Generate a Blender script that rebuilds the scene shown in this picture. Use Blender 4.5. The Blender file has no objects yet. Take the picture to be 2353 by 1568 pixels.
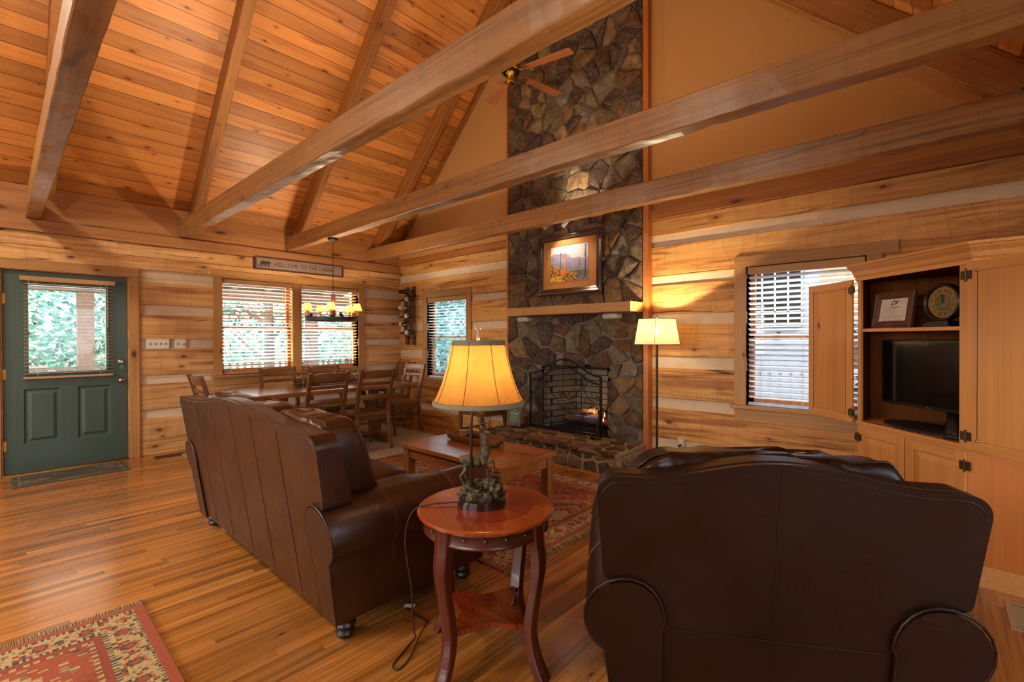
import bpy, bmesh, math, random
from math import pi, sin, cos, radians as R, sqrt, atan2, exp, floor
from mathutils import Vector as V, Matrix as M, Euler, noise
random.seed(7)
SC = bpy.context.scene
COL = SC.collection

# ------------------------------------------------------------------ materials
def lin(c):
    if isinstance(c, str):
        c = c.lstrip('#'); c = [int(c[i:i+2], 16)/255 for i in (0, 2, 4)]
    return tuple((x/12.92 if x <= .04045 else ((x+.055)/1.055)**2.4) for x in c[:3]) + (1.,)

class NT:
    def __init__(s, name):
        s.m = bpy.data.materials.new(name); s.m.use_nodes = True
        s.t = s.m.node_tree; s.t.nodes.clear()
        s.out = s.t.nodes.new('ShaderNodeOutputMaterial')
    def n(s, typ, ins=None, **kw):
        nd = s.t.nodes.new('ShaderNode'+typ)
        for k, v in kw.items(): setattr(nd, k, v)
        for k, v in (ins or {}).items(): s.set(nd, k, v)
        return nd
    def set(s, nd, k, v):
        i = nd.inputs[k]
        if hasattr(v, 'is_output') or isinstance(v, bpy.types.NodeSocket): s.t.links.new(v, i)
        elif isinstance(v, bpy.types.Node): s.t.links.new(v.outputs[0], i)
        else:
            if isinstance(v, (tuple, list)) and len(v) == 3 and i.type == 'RGBA': v = tuple(v)+(1.,)
            i.default_value = v
    def math(s, op, a, b=None, c=None):
        nd = s.n('Math', operation=op); s.set(nd, 0, a)
        if b is not None: s.set(nd, 1, b)
        if c is not None: s.set(nd, 2, c)
        return nd.outputs[0]
    def ramp(s, f, stops, interp='LINEAR'):
        nd = s.n('ValToRGB', {'Fac': f}); cr = nd.color_ramp; cr.interpolation = interp
        while len(cr.elements) > len(stops): cr.elements.remove(cr.elements[-1])
        while len(cr.elements) < len(stops): cr.elements.new(1)
        for e, (p, c) in zip(cr.elements, stops):
            e.position = p; e.color = (c, c, c, 1) if isinstance(c, (int, float)) else lin(c) if isinstance(c, str) else c
        return nd.outputs[0]
    def mix(s, f, a, b, mode='MIX'):
        nd = s.n('Mix', data_type='RGBA', blend_type=mode)
        s.set(nd, 0, f); s.set(nd, 6, lin(a) if isinstance(a, str) else a); s.set(nd, 7, lin(b) if isinstance(b, str) else b)
        return nd.outputs[2]
    def noise(s, vec, scale=5, detail=4, rough=.55, dist=0, dim='3D', w=None):
        nd = s.n('TexNoise', noise_dimensions=dim)
        if vec is not None: s.set(nd, 'Vector', vec)
        if w is not None: s.set(nd, 'W', w)
        nd.inputs['Scale'].default_value = scale; nd.inputs['Detail'].default_value = detail
        nd.inputs['Roughness'].default_value = rough; nd.inputs['Distortion'].default_value = dist
        return nd.outputs[0]
    def bump(s, h, strength=.3, dist=.01, prev=None):
        nd = s.n('Bump', {'Height': h, 'Strength': strength, 'Distance': dist})
        if prev is not None: s.set(nd, 'Normal', prev)
        return nd.outputs[0]
    def bsdf(s, col, rough=.5, normal=None, metal=0, coat=0, spec=.5, **kw):
        b = s.n('BsdfPrincipled')
        s.set(b, 'Base Color', lin(col) if isinstance(col, str) else col); s.set(b, 'Roughness', rough)
        s.set(b, 'Metallic', metal); s.set(b, 'Specular IOR Level', spec)
        if coat: s.set(b, 'Coat Weight', coat); s.set(b, 'Coat Roughness', kw.pop('coatr', .15))
        if normal is not None: s.set(b, 'Normal', normal)
        for k, v in kw.items(): s.set(b, k, v)
        s.t.links.new(b.outputs[0], s.out.inputs[0]); return s.m

def plain(name, col, rough=.5, metal=0, coat=0, spec=.5, var=.06, bump=0, bscale=60, **kw):
    t = NT(name); co = t.n('TexCoord').outputs['Object']
    nz = t.noise(co, bscale*.3, 3)
    c = t.mix(1., lin(col), t.ramp(nz, [(.25, 1-var*2), (.75, 1+0*var)]), 'MULTIPLY')
    nrm = t.bump(t.noise(co, bscale, 4), bump, .004) if bump else None
    return t.bsdf(c, rough, nrm, metal, coat, spec, **kw)

def emis(name, col, st):
    t = NT(name); e = t.n('Emission', {'Color': lin(col), 'Strength': st})
    t.t.links.new(e.outputs[0], t.out.inputs[0]); return t.m

def wood(name, base, dark, light=None, ksz=1., along=0, across=1, plank=None, plen=1.0, knots=.0, knotscale=(2.2, 5), kcol='#4a220c',
         rough=.5, coat=0, gscale=22, gstr=.55, bump=.15, island=0, island_tint=None, hew=0, gap=.02, planktint=.25, streak=0, coatr=.15, spec=.5, grey=0, gapd=.45, crack=0):
    """procedural wood: grain runs along object axis `along`, boards side by side on axis `across`."""
    t = NT(name); depth = 3-along-across
    sp = t.n('SeparateXYZ', {0: t.n('TexCoord').outputs['Object']})
    L, A, D = sp.outputs[along], sp.outputs[across], sp.outputs[depth]
    geo = t.n('NewGeometry')
    rnd = None
    if island:
        rnd = geo.outputs['Random Per Island']
        L = t.math('ADD', L, t.math('MULTIPLY', rnd, 37.)); D2 = t.math('ADD', D, t.math('MULTIPLY', rnd, 11.))
    else: D2 = D
    gapm = None; prnd = None
    if plank:
        q = t.math('DIVIDE', A, plank); idx = t.math('FLOOR', q); fr = t.math('FRACT', q)
        wn = t.n('TexWhiteNoise', {'W': idx}, noise_dimensions='1D').outputs[0]
        seg = t.math('FLOOR', t.math('ADD', t.math('DIVIDE', L, plen), t.math('MULTIPLY', wn, 9.3)))
        cv = t.n('CombineXYZ', {0: idx, 1: seg}).outputs[0]
        w2 = t.n('TexWhiteNoise', {'Vector': cv}, noise_dimensions='2D'); prnd = w2.outputs[0]
        L = t.math('ADD', L, t.math('MULTIPLY', prnd, 53.)); D2 = t.math('ADD', D2, t.math('MULTIPLY', prnd, 7.))
        edge = t.math('MINIMUM', fr, t.math('SUBTRACT', 1., fr))
        gapm = t.ramp(edge, [(0, 0.), (gap, 1.)])
        lf = t.math('FRACT', t.math('ADD', t.math('DIVIDE', sp.outputs[along], plen), t.math('MULTIPLY', wn, 9.3)))
        le = t.math('MINIMUM', lf, t.math('SUBTRACT', 1., lf))
        if plen < 15: gapm = t.math('MINIMUM', gapm, t.ramp(le, [(0, 0.), (max(.0008, .0015/plen), 1.)]))
    gv = t.n('CombineXYZ', {0: t.math('MULTIPLY', L, .9), 1: t.math('MULTIPLY', A, gscale), 2: t.math('MULTIPLY', D2, gscale)}).outputs[0]
    g = t.noise(gv, 1.0, 5, .6, .9)
    g2 = t.noise(t.n('CombineXYZ', {0: t.math('MULTIPLY', L, .5), 1: t.math('MULTIPLY', A, gscale*4), 2: t.math('MULTIPLY', D2, gscale*4)}).outputs[0], 1.2, 3, .6, .3)
    big = t.noise(t.n('CombineXYZ', {0: L, 1: t.math('MULTIPLY', A, 3.), 2: D2}).outputs[0], .9, 2)
    light = light or base
    col = t.ramp(g, [(.28, dark), (.48, base), (.72, light)])
    col = t.mix(gstr, lin(base), col)
    col = t.mix(.35, col, t.mix(1., col, t.ramp(g2, [(.3, .62), (.65, 1.08)]), 'MULTIPLY'))
    col = t.mix(.5, col, t.mix(1., col, t.ramp(big, [(.3, .72), (.7, 1.12)]), 'MULTIPLY'))
    if prnd is not None:
        col = t.mix(1., col, t.ramp(prnd, [(0, 1-planktint*1.6), (.25, 1-planktint*.7), (.6, 1.), (1, 1+planktint*.5)]), 'MULTIPLY')
    if island:
        col = t.mix(1., col, t.ramp(rnd, [(0, 1-island), (1, 1+island*.4)]), 'MULTIPLY')
    if streak:
        s1 = t.noise(t.n('CombineXYZ', {0: t.math('MULTIPLY', L, .45), 1: t.math('MULTIPLY', A, 5.), 2: D2}).outputs[0], 1.6, 3, .6, .6)
        col = t.mix(t.math('MULTIPLY', t.ramp(s1, [(.58, 0.), (.66, 1.)]), streak), col, dark)
    h = t.math('ADD', t.math('MULTIPLY', g, .5), t.math('MULTIPLY', g2, .6))
    if knots:
        AD = t.math('ADD', A, t.math('MULTIPLY', D, .83))
        kv = t.n('CombineXYZ', {0: t.math('MULTIPLY', L, knotscale[0]), 1: t.math('MULTIPLY', AD, knotscale[1])}).outputs[0]
        vo = t.n('TexVoronoi', {'Vector': kv, 'Scale': 1.}, voronoi_dimensions='2D')
        vo.inputs['Randomness'].default_value = .95
        sc_ = t.n('SeparateColor', {0: vo.outputs['Color']}); cr = sc_.outputs[0]
        gate = t.ramp(cr, [(1-knots, 0.), (1-knots+.02, 1.)])
        d = t.math('ADD', t.math('MULTIPLY', vo.outputs['Distance'], t.math('ADD', .75, t.math('MULTIPLY', sc_.outputs[1], 1.6))), t.math('MULTIPLY', t.math('SUBTRACT', g, .5), .06))
        k = t.math('MULTIPLY', t.ramp(d, [(.045*ksz, 1.), (.085*ksz, .55), (.12*ksz, .0)]), gate)
        halo = t.math('MULTIPLY', t.ramp(d, [(.09*ksz, .5), (.30, .0)]), gate)
        col = t.mix(halo, col, dark); col = t.mix(k, col, kcol)
        h = t.math('SUBTRACT', h, t.math('MULTIPLY', k, .4))
    if crack:
        cn = t.noise(t.n('CombineXYZ', {0: t.math('MULTIPLY', L, .22), 1: t.math('MULTIPLY', A, 4.5), 2: t.math('MULTIPLY', D2, 1.)}).outputs[0], 1.3, 3, .45, .1)
        ce = t.math('ABSOLUTE', t.math('SUBTRACT', cn, .5)); cg = t.noise(t.n('CombineXYZ', {0: t.math('MULTIPLY', L, .8), 1: t.math('MULTIPLY', A, 2.), 2: 3.}).outputs[0], 1.7, 1)
        ck_ = t.math('MULTIPLY', t.math('MULTIPLY', t.ramp(ce, [(.004, 1.), (.011, 0.)]), t.ramp(cg, [(.55, 0.), (.60, 1.)])), crack)
        col = t.mix(ck_, col, '#3d1f0e'); h = t.math('SUBTRACT', h, t.math('MULTIPLY', ck_, 1.2))
    if grey:
        col = t.mix(t.math('MULTIPLY', t.ramp(big, [(.45, 0.), (.7, 1.)]), grey), col, '#9a8d80')
    if gapm is not None:
        col = t.mix(t.math('MULTIPLY', t.math('SUBTRACT', 1., gapm), gapd*1.6 if gapd < .6 else 1.), col, t.mix(1., col, (.12, .07, .04, 1), 'MULTIPLY'))
        h = t.math('ADD', h, t.math('MULTIPLY', gapm, 1.2))
    nrm = t.bump(h, bump, .006)
    if hew:
        hv = t.n('CombineXYZ', {0: t.math('MULTIPLY', L, 8.), 1: t.math('MULTIPLY', A, 2.0), 2: t.math('MULTIPLY', D2, 2.)}).outputs[0]
        v2 = t.n('TexVoronoi', {'Vector': hv, 'Scale': 1.}); v2.feature = 'F1'
        saw = t.math('FRACT', t.math('ADD', t.math('MULTIPLY', L, 7.), t.math('MULTIPLY', t.noise(hv, .5, 2), 3.)))
        nrm = t.bump(t.math('ADD', t.math('MULTIPLY', v2.outputs['Distance'], .5), saw), hew, .012, nrm)
        col = t.mix(.28, col, t.mix(1., col, t.ramp(saw, [(0., .55), (.12, .95), (.9, 1.1), (1., .7)]), 'MULTIPLY'))
    return t.bsdf(col, rough, nrm, 0, coat, spec, coatr=coatr) if coat else t.bsdf(col, rough, nrm, 0, 0, spec)

# ------------------------------------------------------------------ mesh builder
class MB:
    def __init__(s): s.v, s.f, s.mi, s.sm, s.col = [], [], [], [], []
    def add(s, vs, fs, mi=0, sm=False, X=None, col=None):
        b = len(s.v)
        for p in vs:
            p = V(p); s.v.append(X @ p if X is not None else p)
        for f in fs:
            s.f.append([b+i for i in f]); s.mi.append(mi); s.sm.append(sm); s.col.append(col)
        return s
    def box(s, x0, y0, z0, x1, y1, z1, mi=0, X=None):
        vs = [(x, y, z) for z in (z0, z1) for y in (y0, y1) for x in (x0, x1)]
        return s.add(vs, [(0, 2, 3, 1), (4, 5, 7, 6), (0, 1, 5, 4), (2, 6, 7, 3), (0, 4, 6, 2), (1, 3, 7, 5)], mi, False, X)
    def cbox(s, c, d, rot=None, mi=0):
        X = M.Translation(V(c)) @ (rot.to_4x4() if rot is not None else M.Identity(4))
        return s.box(-d[0]/2, -d[1]/2, -d[2]/2, d[0]/2, d[1]/2, d[2]/2, mi, X)
    def bar(s, p0, p1, w, h, up=(0, 0, 1), mi=0):
        p0, p1 = V(p0), V(p1); d = p1-p0; L = d.length; x = d.normalized(); u = V(up)
        y = u.cross(x)
        if y.length < 1e-4: y = V((0, 1, 0)).cross(x)
        y.normalize(); z = x.cross(y); X = M((x, y, z)).transposed().to_4x4(); X.translation = p0
        return s.box(0, -w/2, -h/2, L, w/2, h/2, mi, X)
    def ring(s, rings, closed=False, cap=True, mi=0, sm=True, X=None):
        n = len(rings[0]); vs = [p for r in rings for p in r]; fs = []
        m = len(rings)
        for i in range(m if closed else m-1):
            a, b = i*n, ((i+1) % m)*n
            for j in range(n):
                k = (j+1) % n; fs.append((a+j, a+k, b+k, b+j))
        s.add(vs, fs, mi, sm, X)
        if cap and not closed:
            s.add(rings[0], [tuple(range(n))[::-1]], mi, False, X); s.add(rings[-1], [tuple(range(n))], mi, False, X)
        return s
    def tube(s, pts, r, n=8, mi=0, cap=True, closed=False, X=None, flat=None):
        pts = [V(p) for p in pts]; rs = r if isinstance(r, (list, tuple)) else [r]*len(pts)
        rings = []; up = None; m = len(pts)
        for i, p in enumerate(pts):
            a = pts[(i-1) % m] if (closed or i > 0) else p; b = pts[(i+1) % m] if (closed or i < m-1) else p
            t = (b-a).normalized() if (b-a).length > 1e-9 else V((0, 0, 1))
            if up is None:
                up = V((0, 0, 1)) if abs(t.z) < .9 else V((1, 0, 0))
            x = (up-t*up.dot(t)); x = x.normalized() if x.length > 1e-6 else t.orthogonal().normalized()
            up = x; y = t.cross(x); f = flat or 1.
            rings.append([p+(x*cos(2*pi*k/n)*f+y*sin(2*pi*k/n))*rs[i] for k in range(n)])
        return s.ring(rings, closed, cap, mi, True, X)
    def cyl(s, p0, p1, r0, r1=None, n=16, mi=0, cap=True, X=None):
        return s.tube([p0, p1], [r0, r0 if r1 is None else r1], n, mi, cap, X=X)
    def lathe(s, prof, n=24, c=(0, 0, 0), mi=0, cap=True, X=None, sm=True, sq=1.):
        c = V(c)
        rings = [[c+V((r*cos(2*pi*k/n), r*sin(2*pi*k/n)*sq, z)) for k in range(n)] for r, z in prof]
        return s.ring(rings, False, cap, mi, sm, X)
    def prism(s, poly, f0, f1, mi=0, sm=False, X=None):
        """poly: 2D points; f0,f1: functions (u,v)->3D for the two caps"""
        n = len(poly); a = [f0(*p) for p in poly]; b = [f1(*p) for p in poly]
        s.add(a+b, [(i, (i+1) % n, n+(i+1) % n, n+i) for i in range(n)], mi, sm, X)
        s.add(a, [tuple(range(n))[::-1]], mi, False, X); s.add(b, [tuple(range(n))], mi, False, X); return s
    def ell(s, c, r, nu=16, nv=10, ex=1., ez=1., mi=0, X=None, fn=None):
        c = V(c); sg = lambda x, e: (abs(x)**e)*(1 if x >= 0 else -1)
        rings = []
        for j in range(nv+1):
            ph = -pi/2+pi*j/nv; cz, sz = sg(cos(ph), ez), sg(sin(ph), ez); row = []
            for i in range(nu):
                th = 2*pi*i/nu; p = V((r[0]*cz*sg(cos(th), ex), r[1]*cz*sg(sin(th), ex), r[2]*sz))
                if fn: p = fn(p)
                row.append(c+p)
            rings.append(row)
        return s.ring(rings, False, False, mi, True, X)
    def grid(s, nu, nv, fn, mi=0, sm=True, X=None, colfn=None):
        vs = [fn(i/nu, j/nv) for j in range(nv+1) for i in range(nu+1)]
        b = len(s.v)
        for p in vs:
            p = V(p); s.v.append(X @ p if X is not None else p)
        for j in range(nv):
            for i in range(nu):
                a = b+j*(nu+1)+i; s.f.append([a, a+1, a+nu+2, a+nu+1]); s.mi.append(mi); s.sm.append(sm)
                s.col.append(colfn((i+.5)/nu, (j+.5)/nv) if colfn else None)
        return s
    def mesh(s, name, mats):
        me = bpy.data.meshes.new(name); me.from_pydata([tuple(p) for p in s.v], [], s.f); me.update()
        me.polygons.foreach_set('material_index', s.mi); me.polygons.foreach_set('use_smooth', s.sm)
        if any(c is not None for c in s.col):
            at = me.color_attributes.new('Col', 'FLOAT_COLOR', 'CORNER'); k = 0
            buf = []
            for f, c in zip(s.f, s.col):
                c = lin(c) if isinstance(c, str) else (c or (1, 1, 1, 1))
                for _ in f: buf.extend(c)
            at.data.foreach_set('color', buf)
        for m in mats: me.materials.append(m)
        return me

def link(o, parent=None):
    COL.objects.link(o)
    if parent is not None: o.parent = parent
    return o
def tag(o, label=None, cat=None, group=None, kind=None):
    if label: o['label'] = label
    if cat: o['category'] = cat
    if group: o['group'] = group
    if kind: o['kind'] = kind
    return o
def obj(name, mb, mat, parent=None, bevel=0, seg=2, sub=0, loc=None, rot=None, ang=35):
    mats = mat if isinstance(mat, (list, tuple)) else [mat]
    o = bpy.data.objects.new(name, mb.mesh(name, mats)); link(o, parent)
    if loc is not None: o.location = loc
    if rot is not None: o.rotation_euler = rot
    if bevel:
        m = o.modifiers.new('b', 'BEVEL'); m.width = bevel; m.segments = seg; m.limit_method = 'ANGLE'; m.angle_limit = R(ang)
        m.harden_normals = False
    if sub:
        m = o.modifiers.new('s', 'SUBSURF'); m.levels = sub; m.render_levels = sub
    return o
def boxes(name, bl, mat, parent=None, **kw):
    return [obj(name, MB().box(*b), mat, parent, **kw) for b in bl]
def empty(name, loc, rz=0, label=None, cat=None, group=None, kind=None, rot=None, parent=None):
    o = bpy.data.objects.new(name, None); o.empty_display_size = .1; link(o, parent); o.location = loc
    o.rotation_euler = rot or (0, 0, rz)
    return tag(o, label, cat, group, kind)
def copy_tree(o, parent=None):
    c = o.copy(); COL.objects.link(c); c.parent = parent
    for ch in list(o.children): copy_tree(ch, c)
    return c
def text(name, body, size, mat, parent=None, loc=(0, 0, 0), rot=(pi/2, 0, 0), align='CENTER', sx=1., ext=.0006, shear=0, bold=0):
    c = bpy.data.curves.new(name, 'FONT'); c.body = body; c.size = size; c.align_x = align; c.align_y = 'CENTER'
    c.extrude = ext; c.shear = shear; c.offset = bold; c.resolution_u = 3
    c.materials.append(mat); o = bpy.data.objects.new(name, c); link(o, parent); o.location = loc; o.rotation_euler = rot; o.scale = (sx, 1, 1)
    return o
def rects_minus(x0, z0, x1, z1, holes):
    xs = sorted(set([x0, x1]+[min(max(h[i], x0), x1) for h in holes for i in (0, 2)]))
    zs = sorted(set([z0, z1]+[min(max(h[i], z0), z1) for h in holes for i in (1, 3)]))
    out = []
    for j in range(len(zs)-1):
        run = None
        for i in range(len(xs)-1):
            cx, cz = (xs[i]+xs[i+1])/2, (zs[j]+zs[j+1])/2
            inside = any(h[0] < cx < h[2] and h[1] < cz < h[3] for h in holes)
            if not inside:
                if run is None: run = [xs[i], xs[i+1]]
                else: run[1] = xs[i+1]
            if inside and run: out.append((run[0], zs[j], run[1], zs[j+1])); run = None
        if run: out.append((run[0], zs[j], run[1], zs[j+1]))
    return out
# light levels
LP = dict(elk=1.8, eup=30, floor=4.4, fup=36, chand=1.0, cup=80, porch=70, deck=250, side=45,
          up=[(-4.2, .245, 2.797, 10), (-4.4, 1.535, 2.803, 10), (-2.2, 1.535, 2.803, 13), (-2.0, 2.81, 2.818, 9)],
          ceil=[(-5.0, -1.6, 4.3, 50, (1, .86, .66)), (-2.4, -1.6, 4.6, 42, (1, .86, .66)), (1.9, 1.2, 2.94, 5, (1, .85, .66))],
          day=(36, 3, 6, 22), sky=.6, sun=2.1, exp=1.0)
# ------------------------------------------------------------------ material library
m_logA = wood('log_wood_y', '#d19c5c', '#8c5522', '#e2b67c', along=1, across=2, knots=.24, knotscale=(2.3, 4.6), ksz=.85, kcol='#5e3317', rough=.6, gscale=15, gstr=1., bump=.3, island=.16, hew=.45, streak=.55, crack=.9)
m_logB = wood('log_wood_x', '#d0964e', '#864b18', '#e2b06a', along=0, across=2, knots=.24, knotscale=(2.3, 4.6), ksz=.9, kcol='#5a2f12', rough=.6, gscale=15, gstr=1., bump=.3, island=.16, hew=.55, streak=.7, crack=.95)
m_casA = wood('casing_wood_y', '#b5844a', '#8a5322', '#c78e55', along=2, across=1, knots=.22, rough=.5, gscale=26, gstr=.6, bump=.12, island=.1)
m_cas = wood('casing_wood', '#b58549', '#8a5322', '#c78e55', along=0, across=2, knots=.22, rough=.5, gscale=26, gstr=.6, bump=.12, island=.1)
m_casV = wood('casing_wood_upright', '#b58549', '#8a5322', '#c78e55', along=2, across=0, knots=.15, rough=.5, gscale=26, gstr=.6, bump=.12, island=.1)
m_trim = wood('trim_wood', '#b36a2b', '#85430f', '#c47b3a', along=2, across=0, rough=.45, gscale=24, gstr=.5, bump=.1)
m_ceil = wood('ceiling_pine', '#cf8742', '#94501c', '#d99650', along=1, across=0, plank=.137, plen=23., knots=.42, knotscale=(2.9, 7.3), ksz=.9, kcol='#5a2710', rough=.45, gscale=18, gstr=.55, bump=.12, planktint=.24, gap=.04, gapd=.7, streak=.75, coat=.15, coatr=.35)
m_beamX = wood('beam_wood', '#8f5f29', '#5a3812', '#a87638', along=0, across=2, knots=.16, knotscale=(3.0, 6), ksz=.7, rough=.6, gscale=26, gstr=.85, bump=.4, island=.08, hew=.5, crack=.7, coat=.6, coatr=.3)
m_raft = wood('rafter_wood', '#945f28', '#633a13', '#a87035', along=0, across=2, knots=.12, knotscale=(3, 6), ksz=.6, rough=.6, gscale=24, gstr=.75, bump=.3, hew=.22)
m_plate = wood('plate_wood', '#a8703c', '#7d4b20', '#b98249', along=1, across=2, knots=.5, knotscale=(.9, 3.2), rough=.6, gscale=20, gstr=.6, bump=.15, island=.12)
m_plateB = wood('plate_wood_x', '#a8662a', '#7a3f12', '#b97a3a', along=0, across=2, knots=.4, knotscale=(.9, 3.2), rough=.6, gscale=20, gstr=.6, bump=.15, island=.12)
m_floor = wood('oak_strip_floor', '#a7692b', '#6b3d17', '#bf8843', along=1, across=0, plank=.057, plen=1.15, knots=.06, knotscale=(3, 9), rough=.26, gscale=34, gstr=.85, bump=.05, planktint=.30, gap=.010, coat=.5, coatr=.15, gapd=.2, streak=.2)
m_cab = wood('cabinet_maple', '#cf9150', '#ab6c30', '#daa060', along=2, across=0, knots=.0, rough=.35, gscale=16, gstr=.5, bump=.04, coat=.25, coatr=.25)
m_cabK = wood('cabinet_knotty', '#cb8845', '#a8652a', '#d59755', along=2, across=0, knots=.35, knotscale=(1.9, 4.2), rough=.35, gscale=16, gstr=.5, bump=.04, coat=.25, coatr=.25)
m_cabX = wood('cabinet_maple_rail', '#d09250', '#ab6c30', '#dba260', along=0, across=2, rough=.35, gscale=16, gstr=.5, bump=.04, coat=.25, coatr=.25)
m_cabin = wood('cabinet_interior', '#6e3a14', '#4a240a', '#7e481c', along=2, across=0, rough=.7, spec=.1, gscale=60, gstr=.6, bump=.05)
m_chair = wood('chair_wood', '#6a3f1d', '#40220d', '#7d5028', along=2, across=0, rough=.35, gscale=26, gstr=.6, bump=.06, island=.12, coat=.25, coatr=.25)
m_chairX = wood('chair_wood_slat', '#7a4d26', '#492810', '#8f6033', along=0, across=2, rough=.33, gscale=26, gstr=.6, bump=.06, island=.12, coat=.3, coatr=.22)
m_tabY = wood('table_wood', '#86512a', '#552e13', '#9c683a', along=1, across=0, plank=.11, plen=2.6, rough=.22, gscale=26, gstr=.6, bump=.05, coat=.5, coatr=.12, planktint=.15, gap=.01)
m_cof = wood('coffee_table_wood', '#b47236', '#824b20', '#c68949', along=0, across=1, plank=.13, plen=1.6, knots=.18, rough=.3, gscale=22, gstr=.65, bump=.06, coat=.4, coatr=.18, planktint=.14, gap=.008)
m_cofV = wood('coffee_table_leg_wood', '#a96c34', '#774319', '#bd8345', along=2, across=0, rough=.4, gscale=22, gstr=.6, bump=.06, island=.15)
m_mantel = wood('mantel_wood', '#b27d42', '#85562a', '#c2915a', along=0, across=2, knots=.2, rough=.6, gscale=22, gstr=.6, bump=.3, hew=.2)
m_tray = wood('dough_bowl_wood', '#7c4c26', '#4e2b12', '#946035', along=0, across=1, rough=.6, gscale=20, gstr=.7, bump=.3)
m_rack = wood('barrel_stave_wood', '#5c3524', '#3b2015', '#70452f', along=2, across=0, rough=.6, gscale=26, gstr=.6, bump=.15)
m_fanb = wood('fan_blade_wood', '#9c5a33', '#6d381b', '#ab6a40', along=0, across=1, rough=.4, gscale=30, gstr=.6, bump=.03)
m_signw = wood('sign_board', '#8d776c', '#6d574c', '#a38d80', along=0, across=2, rough=.8, gscale=40, gstr=.7, bump=.2)
m_frame = plain('sign_frame_maroon', '#4f2a26', .6, bump=.2)
m_cherry = wood('cherry_wood', '#4e1c08', '#321005', '#64280e', along=2, across=0, rough=.33, gscale=20, gstr=.45, bump=.03, coat=.2, coatr=.15)

def cherry_top():
    t = NT('cherry_table_top'); sp = t.n('SeparateXYZ', {0: t.n('TexCoord').outputs['Object']})
    x, y = sp.outputs[0], sp.outputs[1]
    r = t.math('SQRT', t.math('ADD', t.math('MULTIPLY', x, x), t.math('MULTIPLY', y, y)))
    a = t.math('ARCTAN2', y, x)
    a6 = t.math('FRACT', t.math('ADD', t.math('DIVIDE', a, pi/2), .62))
    seg = t.math('FLOOR', t.math('ADD', t.math('DIVIDE', a, pi/2), .62))
    wn = t.n('TexWhiteNoise', {'W': seg}, noise_dimensions='1D').outputs[0]
    p = t.math('FRACT', t.math('DIVIDE', t.math('ADD', y, t.math('MULTIPLY', x, .0)), .072))
    g = t.noise(t.n('CombineXYZ', {0: t.math('MULTIPLY', x, 3.), 1: t.math('MULTIPLY', y, 30.), 2: 0.}).outputs[0], 1., 5, .6, .8)
    inner = t.ramp(r, [(.199, 1.), (.2005, 0.)])
    col = t.ramp(g, [(.25, '#611e07'), (.6, '#86300c'), (.8, '#943d12')])
    colo = t.mix(1., t.ramp(g, [(.25, '#7d300a'), (.7, '#994512')]), t.ramp(wn, [(0, .75), (1, 1.15)]), 'MULTIPLY')
    c = t.mix(inner, colo, col)
    pe = t.math('MINIMUM', p, t.math('SUBTRACT', 1., p))
    l1 = t.math('MULTIPLY', t.ramp(pe, [(.015, 1.), (.03, 0.)]), inner)
    dr = t.math('ABSOLUTE', t.math('SUBTRACT', r, .2)); l2 = t.ramp(dr, [(.0015, 1.), (.003, 0.)])
    l3 = t.math('MULTIPLY', t.ramp(t.math('MINIMUM', a6, t.math('SUBTRACT', 1., a6)), [(.002, .5), (.004, 0.)]), t.math('SUBTRACT', 1., inner))
    l = t.math('MINIMUM', t.math('ADD', t.math('ADD', l1, l2), l3), 1.)
    c = t.mix(l, c, '#3c1206')
    return t.bsdf(c, .22, t.bump(t.math('SUBTRACT', 1., l), .15, .003), 0, .6, coatr=.08)
m_ctop = cherry_top()

def leather(name, c1, c2, rough=.34, spec_=.5):
    t = NT(name); co = t.n('TexCoord').outputs['Object']
    n1 = t.noise(co, 2.5, 4, .6, .4); n2 = t.noise(co, 130, 3, .6)
    vo = t.n('TexVoronoi', {'Vector': co, 'Scale': 260.}).outputs['Distance']
    wr = t.noise(co, 9, 3, .5, 1.2)
    col = t.ramp(n1, [(.3, c1), (.7, c2)])
    h = t.math('ADD', t.math('MULTIPLY', vo, .5), t.math('MULTIPLY', n2, .3))
    nrm = t.bump(wr, .22, .012, t.bump(h, .16, .0012))
    rr = t.ramp(t.noise(co, 6, 3), [(.3, rough-.06), (.7, rough+.08)])
    return t.bsdf(col, rr, nrm, 0, 0, spec_)
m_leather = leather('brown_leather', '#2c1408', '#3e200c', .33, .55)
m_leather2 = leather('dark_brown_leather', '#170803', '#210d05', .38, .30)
m_stitch = plain('stitching', '#63392a', .7)
m_bunfoot = plain('bun_foot_wood', '#1d0d08', .35, coat=.15)

def stone(name, cols, mortar=False, bs=1.):
    t = NT(name); co = t.n('TexCoord').outputs['Object']
    rnd = t.n('NewGeometry').outputs['Random Per Island']
    n1 = t.noise(co, 11*bs, 8, .72, .8); n2 = t.noise(co, 34*bs, 6, .75, .5)
    k = len(cols)
    c = t.ramp(rnd, [(i/(k), x) for i, x in enumerate(cols)], 'CONSTANT')
    c = t.mix(1., c, t.ramp(n1, [(.3, .35), (.5, .8), (.72, 1.35)]), 'MULTIPLY')
    c = t.mix(t.math('MULTIPLY', t.ramp(n2, [(.54, 0.), (.66, 1.)]), .5), c, '#b3a084')
    h = t.math('ADD', n1, t.math('MULTIPLY', n2, .7))
    return t.bsdf(c, .85, t.bump(h, 1., .05), spec=.2)
STC = ['#7a5f47', '#987550', '#69554a', '#a9855a', '#86705a', '#8c6444', '#a08f78', '#746054', '#b5946a', '#7c6350', '#948062', '#6e5543']
m_stone = stone('field_stone', STC)
m_stoneH = stone('hearth_stone', ['#8a6440', '#6f4a2e', '#9b7850', '#5c4130', '#a5825a', '#7c5a3c'])
m_mortar = plain('mortar', '#77706a', .9, bump=.6, bscale=90, var=.2)
m_mortarH = plain('hearth_mortar', '#a88c68', .9, bump=.5, bscale=90, var=.2)
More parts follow.
